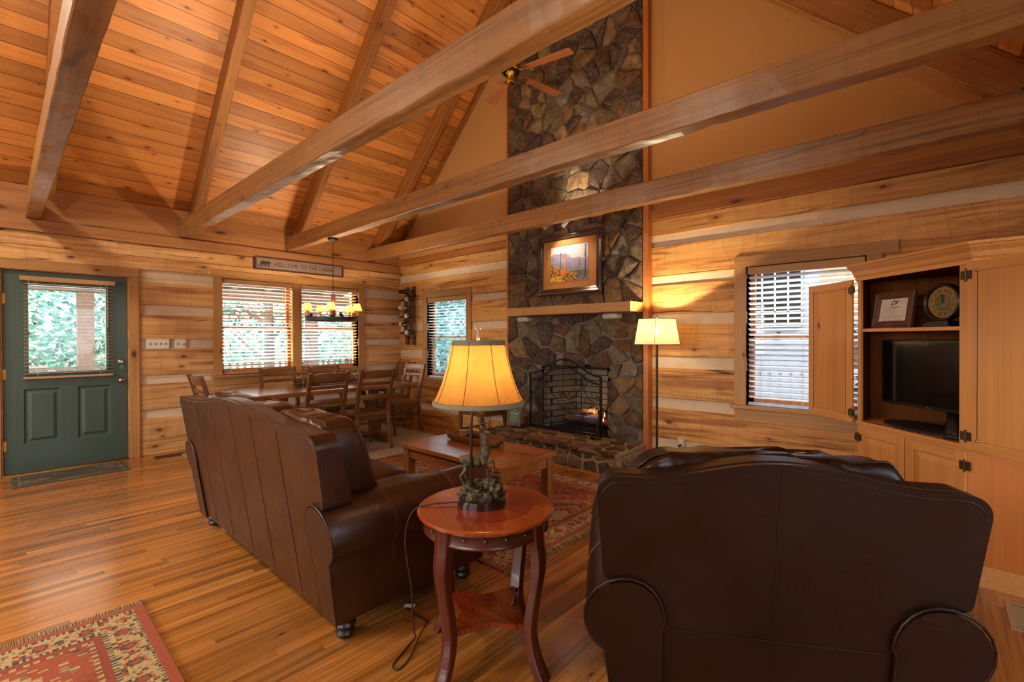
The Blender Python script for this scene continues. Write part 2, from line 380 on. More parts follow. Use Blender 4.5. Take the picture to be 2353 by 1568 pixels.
m_white_stone = plain('pale_stone', '#cfc6b6', .85, bump=1., bscale=60, var=.16)
m_chink = plain('chinking', '#d6bf9f', .8, bump=.25, bscale=40, var=.07)
m_drywall = plain('gable_drywall', '#b98a52', .85, bump=.05, var=.03)
m_wallroom = plain('painted_wall', '#c2a07a', .85, var=.03)

def brickm():
    t = NT('firebrick'); co = t.n('TexCoord').outputs['Object']
    mp = t.n('Mapping', {'Vector': co}); mp.inputs['Rotation'].default_value = (pi/2, 0, 0)
    b = t.n('TexBrick', {'Vector': mp.outputs[0], 'Color1': lin('#8f877c'), 'Color2': lin('#766e64'), 'Mortar': lin('#1c1815'), 'Scale': 1.})
    b.inputs['Brick Width'].default_value = .23; b.inputs['Row Height'].default_value = .075; b.inputs['Mortar Size'].default_value = .006
    return t.bsdf(b.outputs[0], .9, t.bump(b.outputs[1], -.4, .01))
m_brick = brickm()
m_soot = plain('soot_black', '#0c0a09', .9)
m_iron = plain('black_iron', '#17120f', .5, metal=.6, spec=.4)
m_bronze = plain('aged_bronze', '#6e5f45', .5, metal=.5, bump=1., bscale=170, var=.5)
m_bronzeD = plain('bronze_tube', '#3b2a1a', .35, metal=.8)
m_brass = plain('polished_brass', '#a87b2c', .22, metal=1.)
m_nickel = plain('satin_nickel', '#a79d8c', .28, metal=1.)
m_hinge = plain('antique_hinge', '#5b4b36', .4, metal=.8)
m_gold = plain('gold_dial', '#d0a050', .4, metal=.2)
m_door = wood('green_door_paint', '#41544a', '#35473e', '#485b50', along=2, across=1, rough=.45, gscale=60, gstr=.35, bump=.12, coat=.1)
m_black = plain('black_plastic', '#101010', .3)
m_blackm = plain('black_matte', '#0e0d0d', .6)
m_screen = plain('tv_glass', '#08090a', .08, coat=.6)
m_white = plain('white_plastic', '#d8d2c4', .4)
m_almond = plain('almond_plastic', '#cbb791', .4)
m_whitem = plain('white_enamel', '#d9d6d0', .35)
m_blindw = plain('tan_slat', '#b98b5c', .45, var=.04)
m_blindv = wood('blind_valance', '#c08f58', '#a9763f', '#cb9c66', along=0, across=2, rough=.45, gscale=30, gstr=.4, bump=.04)
m_blindw3 = None
m_cordm = plain('blind_cord', '#d8c8ae', .7)
m_tassel = plain('wood_tassel', '#5b2f1d', .5)
m_paper = plain('paper', '#cfc0b4', .8)
m_ink = plain('ink', '#1a1414', .7)
m_inkb = plain('faded_ink', '#6f625c', .8)
m_lampcord = plain('brown_cord', '#2c1d14', .5)
m_green_tag = plain('green_tag', '#16845a', .45)
m_greenp = plain('green_card', '#2c5130', .6)
m_candle = plain('candle_sleeve', '#c79a55', .5)
m_wax = plain('wax', '#b98250', .5)
m_shadetrim = plain('shade_trim', '#77705a', .8)
m_register = plain('bronze_register', '#5a4632', .45, metal=.5)
m_registerB = plain('beige_register', '#a58b66', .5)
m_twig = wood('twig_bark', '#77533a', '#4a301e', '#8f6c4d', along=1, across=0, rough=.8, gscale=60, gstr=.7, bump=.4, island=.3)
m_mat = wood('door_mat_weave', '#4f4a3d', '#35322a', '#625b4c', along=1, across=0, rough=.95, gscale=40, gstr=.8, bump=.5)
m_log = wood('charred_log', '#6a513c', '#2b2019', '#8a6d50', along=0, across=2, rough=.9, gscale=30, gstr=.9, bump=.7)
def fabric_col(name, rough=.95, b=.6, sc=500):
    t = NT(name); co = t.n('TexCoord').outputs['Object']; c = t.n('VertexColor', layer_name='Col').outputs[0]
    n = t.noise(co, sc, 2); c = t.mix(1., c, t.ramp(t.noise(co, 90, 3), [(.3, .75), (.7, 1.15)]), 'MULTIPLY')
    return t.bsdf(c, rough, t.bump(n, b, .003))
m_rug = fabric_col('woven_rug'); m_paint = fabric_col('painted_canvas', .5, .1, 200)
m_fringe = plain('rug_fringe', '#9a7b50', .95, var=.2)
m_jute = plain('jute_weave', '#b8a27e', .95, bump=.9, bscale=120, var=.25)

def shade_mat(name, col, tr=.6, em=0):
    t = NT(name); co = t.n('TexCoord').outputs['Object']
    c = t.mix(1., lin(col), t.ramp(t.noise(co, 14, 4, .6, .8), [(.3, .82), (.7, 1.05)]), 'MULTIPLY')
    d = t.n('BsdfDiffuse', {'Color': c}); tl = t.n('BsdfTranslucent', {'Color': c})
    mx = t.n('MixShader', {0: tr, 1: d.outputs[0], 2: tl.outputs[0]})
    if em:
        tp = t.n('BsdfTransparent', {'Color': lin('#ffe9c0')}); mx = t.n('MixShader', {0: em, 1: mx.outputs[0], 2: tp.outputs[0]})
    t.t.links.new(mx.outputs[0], t.out.inputs[0]); return t.m
m_shade = shade_mat('silk_shade', '#efb25c', .7)
m_blindw3 = shade_mat('cream_slat', '#f6f8fc', .8)
m_shade2 = shade_mat('mica_shade', '#f3dcae', .6, .10)
m_shade3 = shade_mat('small_shade', '#eeb061', .65)
m_bulb = emis('bulb_glow', '#ffcf8a', 10.)
m_bulbw = emis('spot_glow', '#fff0dc', 14.)
m_flameb = emis('flame_blue', '#6468c8', .5)
m_flameo = emis('flame_orange', '#ff8a4c', 1.6)
def glassm(name, tint=(1, 1, 1, 1), rough=0.):
    t = NT(name); tr = t.n('BsdfTransparent', {'Color': tint}); g = t.n('BsdfGlossy', {'Roughness': .02})
    f = t.n('Fresnel', {'IOR': 1.45}); ff = t.math('MULTIPLY', f.outputs[0], t.math('SUBTRACT', 1., t.n('NewGeometry').outputs['Backfacing'])); mx = t.n('MixShader', {0: ff, 1: tr.outputs[0], 2: g.outputs[0]})
    t.t.links.new(mx.outputs[0], t.out.inputs[0]); return t.m
m_glass = glassm('window_glass', (.95, .98, .98, 1)); m_jar = glassm('clear_jar', (.9, .93, .9, 1))
def meshm():
    t = NT('wire_mesh'); tr = t.n('BsdfTransparent'); d = t.n('BsdfDiffuse', {'Color': (.02, .018, .015, 1)})
    mx = t.n('MixShader', {0: .30, 1: tr.outputs[0], 2: d.outputs[0]}); t.t.links.new(mx.outputs[0], t.out.inputs[0]); return t.m
m_mesh = meshm()
m_winedark = plain('dark_wine_glass', '#120a0c', .08, coat=.4); m_winepale = plain('pale_wine_glass', '#8a7a58', .12, coat=.4)
m_label = plain('wine_label', '#cfc4b2', .7); m_foil = plain('wine_foil', '#6d2a1a', .4)
def leafm(name, c1, c2):
    t = NT(name); rnd = t.n('NewGeometry').outputs['Random Per Island']
    c = t.ramp(rnd, [(0, c1), (1, c2)])
    d = t.n('BsdfDiffuse', {'Color': c}); tl = t.n('BsdfTranslucent', {'Color': c})
    mx = t.n('MixShader', {0: .35, 1: d.outputs[0], 2: tl.outputs[0]}); t.t.links.new(mx.outputs[0], t.out.inputs[0]); return t.m
m_leaf = leafm('tree_leaves', '#3a7f70', '#9ad4cf'); m_leafd = leafm('far_leaves', '#56909a', '#a8d4d4')
m_bark = plain('bark', '#857c78', .9, bump=.6, bscale=20, var=.3)
m_porch = plain('porch_post_wood', '#857470', .8, var=.2); m_porchd = plain('porch_boards', '#b4b8c6', .8, var=.2)
m_ground = plain('leafy_ground', '#7d8a6a', .95, var=.3)
# ------------------------------------------------------------------ room shell
XA, YB, XR, YK = -6.86, 4.655, .46, -3.3       # window wall, fireplace wall, corner wall, wall behind camera
ZC = lambda x: min(2.95+.975*(x-XA), 2.95+.975*(XR-x))    # ceiling height
XM = (XA+XR)/2; ZM = ZC(XM)

fl = MB().box(XA-.2, YK-.1, -.12, 3.7, YB+.2, 0)
tag(obj('floor', fl, m_floor), 'orange-brown oak strip floor with a satin shine', 'floor', kind='structure')

def noisy_box(mb, x0, y0, z0, x1, y1, z1, axis, face, amp=.004, step=.12, seed=0, mi=0):
    """a hewn timber: box along `axis` (0/1), its room face (+x / -y) gently uneven"""
    L0, L1 = (x0, x1) if axis == 0 else (y0, y1)
    n = max(1, int((L1-L0)/step)); rings = []
    for i in range(n+1):
        t = L0+(L1-L0)*i/n
        e = [amp*noise.noise(V((t*3.1, seed*7.3+k*5.1, 0))) for k in range(4)]
        if axis == 0: rings.append([V((t, y0+e[0], z0+e[1])), V((t, y1, z0)), V((t, y1, z1)), V((t, y0+e[2], z1+e[3]))])
        else: rings.append([V((x0, t, z0)), V((x1+e[0], t, z0+e[1])), V((x1+e[2], t, z1+e[3])), V((x0, t, z1))])
    mb.ring(rings, False, True, mi, False)

DOOR = (.02, 0, 1.0, 2.085); WINA = (1.95, .90, 3.88, 2.16)
W2 = (-6.09, .745, -5.14, 2.02); W3 = (-1.31, .745, -.42, 2.02); FB = (-3.645, .0, -2.735, 1.02)

def log_wall(name, label, axis, a0, a1, holes, bands, ztop, mats, seed):
    """bands = list of (z0,z1) log courses; chinking shows between them"""
    mb = MB()
    for (p, q, r, s) in rects_minus(a0, 0, a1, ztop, holes):
        if axis == 1: mb.box(XA-.18, p, q, XA-.022, r, s, 1)
        else: mb.box(p, YB+.022, q, r, YB+.18, s, 1)
    for k, (z0, z1) in enumerate(bands):
        for (p, q, r, s) in rects_minus(a0, z0, a1, z1, holes):
            if r-p < .01 or s-q < .01: continue
            if axis == 1: noisy_box(mb, XA-.17, p, q, XA, r, s, 1, 0, seed=seed+k+p*3)
            else: noisy_box(mb, p, YB, q, r, YB+.17, s, 0, 0, seed=seed+k+p*3)
    return tag(obj(name, mb, mats, bevel=.006, seg=1, ang=50), label, 'wall', kind='structure')
bA = [(0, .125), (.125, .433), (.534, .84), (.94, 1.263), (1.364, 1.655), (1.774, 2.037), (2.184, 2.33), (2.332, 2.475)]
log_wall('wall_left', 'log wall with pale chinking around the green door and wide window', 1, YK, YB+.14,
         [DOOR, WINA], bA, 2.95, [m_logA, m_chink], 1)
bB = [(0, .22), (.327, .638), (.747, 1.057), (1.176, 1.501), (1.611, 1.915), (2.007, 2.321), (2.433, 2.60)]
log_wall('wall_far', 'log wall with pale chinking either side of the stone fireplace', 0, XA, XR+.15, [W2, W3, FB], bB, 2.70, [m_logB, m_chink], 9)

# plates and frieze boards along the top of the log walls
mb = MB(); noisy_box(mb, XA-.15, YK, 2.478, XA+.03, YB, 2.60, 1, 0, .003, seed=3)
tag(obj('trim_1', mb, m_plate, bevel=.004), 'squared timber plate running along the top of the window wall', 'trim', kind='structure')
mb = MB(); y = YK
for y1 in (-1.4, .3, 1.59, 2.88, YB): mb.box(XA-.15, y+.002, 2.602, XA-.012, y1, 2.955); y = y1
tag(obj('trim_2', mb, m_plate, bevel=.003), 'brown frieze boards between beam ends above the window wall', 'trim', kind='structure')
mb = MB(); mb.box(-2.26, YB-.03, 2.602, XR, YB+.15, 2.70)
tag(obj('trim_3', mb, m_plateB, bevel=.003), 'orange-brown board capping the logs right of the chimney', 'trim', kind='structure')
mb = MB(); mb.box(XA, YB-.03, 2.602, -4.25, YB+.15, 2.70)
tag(obj('trim_8', mb, m_plateB, bevel=.003), 'orange-brown board capping the logs left of the chimney', 'trim', kind='structure')

# gable drywall
mb = MB(); poly = [(XA, 2.70), (XR+.1, 2.70), (XR+.1, ZC(XR)+.05), (XR, ZC(XR)+.05), (XM, ZM+.05), (XA, ZC(XA)+.05)]
mb.prism(poly, lambda u, v: V((u, YB-.004, v)), lambda u, v: V((u, YB+.15, v)))
tag(obj('wall_gable', mb, m_drywall), 'smooth tan gable wall above the logs around the stone chimney', 'wall', kind='structure')
# rake trim under the left slope
mb = MB()
mb.prism([(XA, 2.85), (XM, ZM-.10), (XM, ZM), (XA, 2.95)], lambda u, v: V((u, YB-.055, v)), lambda u, v: V((u, YB-.004, v)))
tag(obj('trim_4', mb, m_raft, bevel=.003), 'narrow brown rake board where the ceiling meets the gable', 'trim', kind='structure')

# ceilings: local X up the slope, local Y along the ridge
SL = sqrt(1+.975**2); LEN = (XM-XA)*SL; a = atan2(.975, 1)
for nm, x0, sg, lb in (('ceiling', XA, 1, 'knotty orange pine board ceiling sloping up from the window wall'), ('ceiling_right', XR, -1, 'knotty pine board ceiling sloping up from the cabinet corner')):
    mb = MB().box(-.15, YK-.1, 0, LEN, YB+.1, .08)
    o = obj(nm, mb, m_ceil, loc=(x0, 0, 2.95))
    o.rotation_euler = (0, -a, 0) if sg > 0 else (0, -(pi-a), 0)
    if sg < 0: o.location = (XR, 0, 2.95); o.data.transform(M.Scale(-1, 4, (0, 0, 1))); o.data.flip_normals()
    tag(o, lb, 'ceiling', kind='structure')

# corner wall by the cabinet, kitchen side and the walls behind the camera
mb = MB().box(XR, 3.66, 0, XR+.14, YB+.02, 2.95)
tag(obj('wall_right', mb, m_wallroom), 'short painted wall behind the corner cabinet', 'wall', kind='structure')
mb = MB()
for q in rects_minus(XA-.1, 0, 3.7, 2.95, [(-5.2, .9, -3.2, 2.2), (-1.6, .9, .6, 2.2)]): mb.box(q[0], YK-.14, q[1], q[2], YK, q[3])
mb.prism([(XA-.1, 2.95), (XR, 2.95), (XM, ZM+.1)], lambda u, v: V((u, YK-.14, v)), lambda u, v: V((u, YK, v)))
tag(obj('wall_back', mb, m_wallroom), 'painted wall behind the viewpoint with two windows', 'wall', kind='structure')
mb = MB()
for q in rects_minus(YK, 0, YB+.1, 2.95, [(-2.2, .95, -.4, 2.2), (.8, .95, 2.8, 2.2)]): mb.box(3.56, q[0], q[1], 3.7, q[2], q[3])
mb.box(XR, YB-.05, 0, 3.6, YB+.1, 2.95)
tag(obj('wall_kitchen', mb, m_wallroom), 'painted walls of the adjoining kitchen side', 'wall', kind='structure')
mb = MB().box(XR, YK, 2.95, 3.7, YB, 3.05)
tag(obj('ceiling_kitchen', mb, m_wallroom), 'flat ceiling over the adjoining kitchen side', 'ceiling', kind='structure')

# ------------------------------------------------------------------ tie beams and rafters
def hewn(mb, x0, x1, y0, y1, z0, z1, seed, amp=.007, n=90, sag=.0, camber=0):
    rings = []
    for i in range(n+1):
        t = i/n; x = x0+(x1-x0)*t
        s = -sag*4*t*(1-t)
        f = lambda k, s2=6.: amp*(noise.noise(V((x*s2, seed*3.7+k*9.1, 0)))+.5*noise.noise(V((x*19., seed+k*4.1, 2))))
        rings.append([V((x, y0+f(0)*.5, z0+f(1)*1.3+s)), V((x, (y0+y1)/2, z0+f(2)*1.3-.002+s)), V((x, y1+f(3)*.5, z0+f(4)*1.3+s)), V((x, y1+f(5)*.2, z1+s*.8)), V((x, y0+f(6)*.2, z1+f(7)*.3+s*.8))])
    mb.ring(rings, False, True, 0, False)
BEAMS = [(.19, .30, 2.605, 2.795, 'nearest tie beam, at the left edge above the green door'),
         (1.48, 1.59, 2.61, 2.80, 'long tie beam crossing in front of the ceiling fan'),
         (2.755, 2.865, 2.615, 2.805, 'tie beam the candle chandelier hangs from'),
         (4.03, 4.13, 2.62, 2.815, 'farthest tie beam, in front of the stone chimney')]
for k, (y0, y1, z0, z1, lb) in enumerate(BEAMS):
    mb = MB(); hewn(mb, XA-.02, XR+.12, y0, y1, z0, z1, k+1, sag=-.012 if k == 2 else .0)
    tag(obj('tie_beam', mb, m_beamX, bevel=.006, seg=1), 'rough-sawn ' + lb, 'ceiling beam', 'tie beams across the room')
def rafter(mb, y0, y1, sg, seed, d=.215):
    LL = LEN-.02; n = 60; rings = []
    for i in range(n+1):
        x = LL*i/n
        f = lambda k: .006*noise.noise(V((x*5., seed*3.7+k*9.1, 1)))+.003*noise.noise(V((x*17., seed+k*4.1, 2)))
        rings.append([V((x, y0+f(0)*.5, -d+f(1))), V((x, y1+f(2)*.5, -d+f(3))), V((x, y1, -.001)), V((x, y0, -.001))])
    mb.ring(rings, False, True, 0, False)
RL = ['beside the nearest tie beam above the door', 'rising from the beam end left of the welcome sign', 'rising from the beam end above the welcome sign', 'nearest to the tan gable']
for k, (y0, y1) in enumerate(((.305, .405), (1.592, 1.692), (2.868, 2.968), (4.135, 4.235))):
    for sg in (1, -1):
        mb = MB(); rafter(mb, y0, y1, sg, k*2+sg)
        o = obj('rafter', mb, m_raft, bevel=.005, seg=1)
        if sg > 0: o.location = (XA, 0, 2.95); o.rotation_euler = (0, -a, 0)
        else:
            o.data.transform(M.Scale(-1, 4, (0, 0, 1))); o.data.flip_normals(); o.location = (XR, 0, 2.95); o.rotation_euler = (0, -(pi-a), 0)
        lb = ('brown rafter on the left slope ' + RL[k]) if sg > 0 else ('brown rafter on the right slope, ' + ['above the camera', 'second from the camera', 'third from the camera', 'seen in front of the tan gable'][k])
        tag(o, lb, 'rafter', 'rafters under the ceiling')
mb = MB(); mb.box(XM-.05, YK, ZM-.30, XM+.05, YB-.06, ZM-.05)
tag(obj('ridge_beam', mb, m_raft, bevel=.005), 'ridge beam at the peak of the pine ceiling', 'ridge beam', kind='structure')

# ------------------------------------------------------------------ windows (local: x right along wall, y outward, z up)
def window(n, loc, rz, W, z0, z1, label, double=False, cw=.10, apron=.12, headx=(0, 0), mc=None, mv=None):
    mc = mc or m_cas; mv = mv or m_casV
    r = empty('window_%d' % n, loc, rz, label, 'window', kind='structure')
    c = MB(); h = .02
    c.box(-cw-headx[0], -h, z1, W+cw+headx[1], .0, z1+cw)                              # head
    obj('head_casing', c, mc, r, .003); c = MB()
    c.box(-cw-.03, -h-.035, z0-.03, W+cw+.03, .10, z0+.0); c.box(-cw, -h+.004, z0-.03-apron, W+cw, 0, z0-.03)
    obj('sill', c, mc, r, .003)
    c = MB(); c.box(-cw, -h, z0, 0, 0, z1); c.box(W, -h, z0, W+cw, 0, z1)
    if double: c.box(W/2-.062, -.005, z0, W/2+.062, .12, z1)
    c.box(-.02, 0, z0, 0, .16, z1); c.box(W, 0, z0, W+.02, .16, z1); c.box(-.02, 0, z1, W+.02, .16, z1+.02); c.box(-.02, .05, z0-.02, W+.02, .16, z0)
    obj('jamb', c, mv, r, .003)
    spans = [(0, W/2-.062), (W/2+.062, W)] if double else [(0, W)]
    zm = (z0+z1)/2
    for (p, q) in spans:
        for (u, v, y) in ((z0, zm+.018, .085), (zm-.018, z1, .12)):
            s = MB(); f = .045
            s.box(p, y, u, q, y+.035, u+f*(1.3 if u == z0 else .8)); s.box(p, y, v-f*.8, q, y+.035, v); s.box(p, y, u, p+f, y+.035, v); s.box(q-f, y, u, q, y+.035, v)
            so = obj('sash', s, m_trim, r, .003)
            g = MB().box(p+f, y+.015, u+.04, q-f, y+.02, v-.03); obj('glass', g, m_glass, so)
        for fx in (.28, .72):
            k = MB(); x = p+(q-p)*fx
            k.box(x-.03, .055, zm+.018, x+.03, .085, zm+.024); k.lathe([(.012, 0), (.012, .012), (.0, .014)], 10, (x, .07, zm+.024)); k.bar((x-.02, .068, zm+.036), (x+.028, .062, zm+.032), .008, .006)
            obj('sash_lock', k, m_hinge, r)
    return r
window(1, (XA, WINA[0], 0), pi/2, WINA[2]-WINA[0], WINA[1], WINA[3], 'wide double window with brown casing behind the dining table', True, apron=.10, mc=m_cas)
window(2, (W2[0], YB, 0), 0, W2[2]-W2[0], W2[1], W2[3], 'narrow window between the wine rack and the stone fireplace')
window(3, (W3[0], YB, 0), 0, W3[2]-W3[0], W3[1], W3[3], 'window half hidden behind the open cabinet door', headx=(0, .10))

def blind(loc, rz, x0, x1, z0, z1, label, ms, mvl, tilt=0., pitch=.047, sd=.048, vh=.055, y=.03, ext=0, tass=()):
    r = empty('window_blind', loc, rz, label, 'window blind')
    v = MB().box(x0-ext, y-.030, z1-vh, x1+ext, y+.028, z1); obj('valance', v, mvl, r, .004)
    s = MB(); n = int((z1-vh-z0-.03)/pitch)
    for i in range(n):
        z = z1-vh-.012-pitch*(i+.4); e = M.Translation((0, y, z)) @ M.Rotation(tilt, 4, 'X')
        s.box(x0+.004, -sd/2, -.0014, x1-.004, sd/2, .0014, 0, e)
    obj('slats', s, ms, r)
    obj('bottom_rail', MB().box(x0+.002, y-.022, z0, x1-.002, y+.022, z0+.022), ms, r, .004)
    c = MB(); k = 3 if x1-x0 > .7 else 2
    for i in range(k):
        x = x0+(x1-x0)*((i+.35)/(k-.3) if k > 2 else (.15, .85)[i])
        for yy in (y-sd/2-.001, y+sd/2+.001): c.cyl((x, yy, z0+.01), (x, yy, z1-vh), .0011, n=5)
    obj('ladder_cord', c, m_cordm, r)
    for (tx, tz) in tass:
        c = MB(); x = x0+(x1-x0)*tx; yy = y-sd/2-.012
        c.cyl((x, yy, tz), (x, yy, z1-vh+.01), .0012, n=5); o = obj('lift_cord', c, m_cordm, r)
        obj('tassel', MB().lathe([(.003, .03), (.009, .022), (.0075, .004), (.010, 0)], 10, (x, yy, tz-.03)), m_tassel, o)
    return r
WA = WINA[2]-WINA[0]
blind((XA, WINA[0], 0), pi/2, .008, WA/2-.066, WINA[1]+.005, WINA[3]-.005, 'tan wooden blind on the left half of the wide window', m_blindw, m_blindv, -.34, .0478, tass=((.10, 1.30), (.94, 1.42)))
blind((XA, WINA[0], 0), pi/2, WA/2+.066, WA-.008, WINA[1]+.005, WINA[3]-.005, 'tan wooden blind on the right half of the wide window', m_blindw, m_blindv, -.34, .0478, tass=((.10, 1.38), (.94, 1.36)))
blind((W2[0], YB, 0), 0, .01, W2[2]-W2[0]-.01, W2[1]+.005, W2[3]-.005, 'cream blind on the narrow window beside the wine rack', m_blindw3, m_blindv, -.16, .045, vh=.07, tass=((.06, 1.2),))
blind((W3[0], YB, 0), 0, .01, W3[2]-W3[0]-.01, W3[1]+.005, W3[3]-.005, 'cream blind on the window behind the open cabinet door', m_blindw3, m_blindv, -.38, .0475, vh=.065)

# ------------------------------------------------------------------ entry door
dr = empty('door_1', (XA, DOOR[0], 0), pi/2, 'green half-light entry door with two raised panels', 'door', kind='structure')
DW, DH = DOOR[2]-DOOR[0], 2.07
mb = MB(); y0, y1 = .02, .065
GX0, GX1, GZ0, GZ1 = .175, .80, 1.02, 1.94
for q in rects_minus(.008, .012, DW-.008, DH, [(GX0, GZ0, GX1, GZ1), (.15, .30, .42, .86), (.555, .30, .825, .86)]): mb.box(q[0], y0, q[1], q[2], y1, q[3])
leaf = obj('door_leaf', mb, m_door, dr)
for (p, q) in ((.15, .42), (.555, .825)):
    mb = MB(); z0, z1 = .30, .86
    fr = lambda i, y: [V((p+i, y, z0+i)), V((q-i, y, z0+i)), V((q-i, y, z1-i)), V((p+i, y, z1-i))]
    mb.ring([fr(0, y0), fr(.012, y0+.014), fr(.03, y0+.014), fr(.055, y0+.003)], False, False, 0, False); mb.add(fr(.055, y0+.003), [(0, 1, 2, 3)])
    obj('raised_panel', mb, m_door, leaf)
mb = MB(); w = .02
for q in rects_minus(GX0-w, GZ0-w, GX1+w, GZ1+w, [(GX0+.012, GZ0+.012, GX1-.012, GZ1-.012)]): mb.box(q[0], y0-.012, q[1], q[2], y1+.01, q[3])
obj('glass_frame', mb, m_door, leaf, .004)
obj('glass', MB().box(GX0, .04, GZ0, GX1, .046, GZ1), m_glass, leaf)
for nm, z, rr in (('door_knob', .905, .029), ('deadbolt', 1.115, .028)):
    mb = MB(); X = M.Translation((DW-.065, y0, z)) @ M.Rotation(pi/2, 4, 'X')
    if nm == 'door_knob': mb.lathe([(.033, 0), (.033, .006), (.014, .012), (.012, .03), (.027, .038), (.029, .05), (.022, .06), (0, .063)], 24, X=X)
    else: mb.lathe([(.030, 0), (.030, .008), (.022, .016), (.0, .018)], 24, X=X); mb.box(DW-.085, y0-.034, z-.006, DW-.045, y0-.016, z+.006)
    obj(nm, mb, m_nickel, leaf)
for z in (.30, 1.02, 1.78):
    mb = MB(); mb.cyl((.0, .012, z-.05), (.0, .012, z+.05), .007, n=10); mb.box(0, .016, z-.05, .028, .0205, z+.05); obj('hinge', mb, m_brass, dr)
mb = MB(); mb.box(-.02, 0, 0, .004, .15, DH+.02); mb.box(DW-.004, 0, 0, DW+.02, .15, DH+.02); mb.box(-.02, 0, DH+.004, DW+.02, .15, DH+.03); mb.box(0, .068, 0, .025, .09, DH); mb.box(DW-.025, .068, 0, DW, .09, DH); mb.box(0, .068, DH-.02, DW, .09, DH+.01)
obj('jamb', mb, m_casV, dr)
mb = MB(); mb.box(-.10, -.022, 0, -.01, 0, DH+.01); mb.box(DW+.01, -.022, 0, DW+.10, 0, DH+.01); obj('casing', mb, m_casA, dr, .003)
mb = MB(); mb.box(-.10, -.022, DH+.011, DW+.10, 0, DH+.115); obj('head_casing', mb, m_cas, dr, .003)
mb = MB(); mb.box(0, -.01, 0, DW, .12, .012); obj('threshold', mb, m_brass, dr)
r = blind((XA, DOOR[0], 0), pi/2, .145, .845, .965, 2.015, 'thin-slatted wooden blind hung on the green door', m_blindw, m_blindv, 0.02, .0385, sd=.024, vh=.045, y=-.012, ext=.02, tass=((.06, 1.45), (.12, 1.55), (.93, 1.50)))
kt = empty('key_with_tag', (XA-.016, DOOR[0]+DW-.065, 1.115), pi/2, 'key with a green tag hanging from the deadbolt on the green door', 'key')
mb = MB(); mb.box(-.010, -.045, -.012, .010, -.043, .014); mb.tube([V((.011*cos(t), -.046, -.022+.011*sin(t))) for t in [i*pi/6 for i in range(13)]], .001, 5); obj('key', mb, m_nickel, kt)
mb = MB(); mb.prism([(-.012, -.03), (.012, -.03), (.02, -.065), (.008, -.078), (-.008, -.078), (-.02, -.065)], lambda u, v: V((u, -.048, v)), lambda u, v: V((u, -.043, v))); obj('tag', mb, m_green_tag, kt, .001)
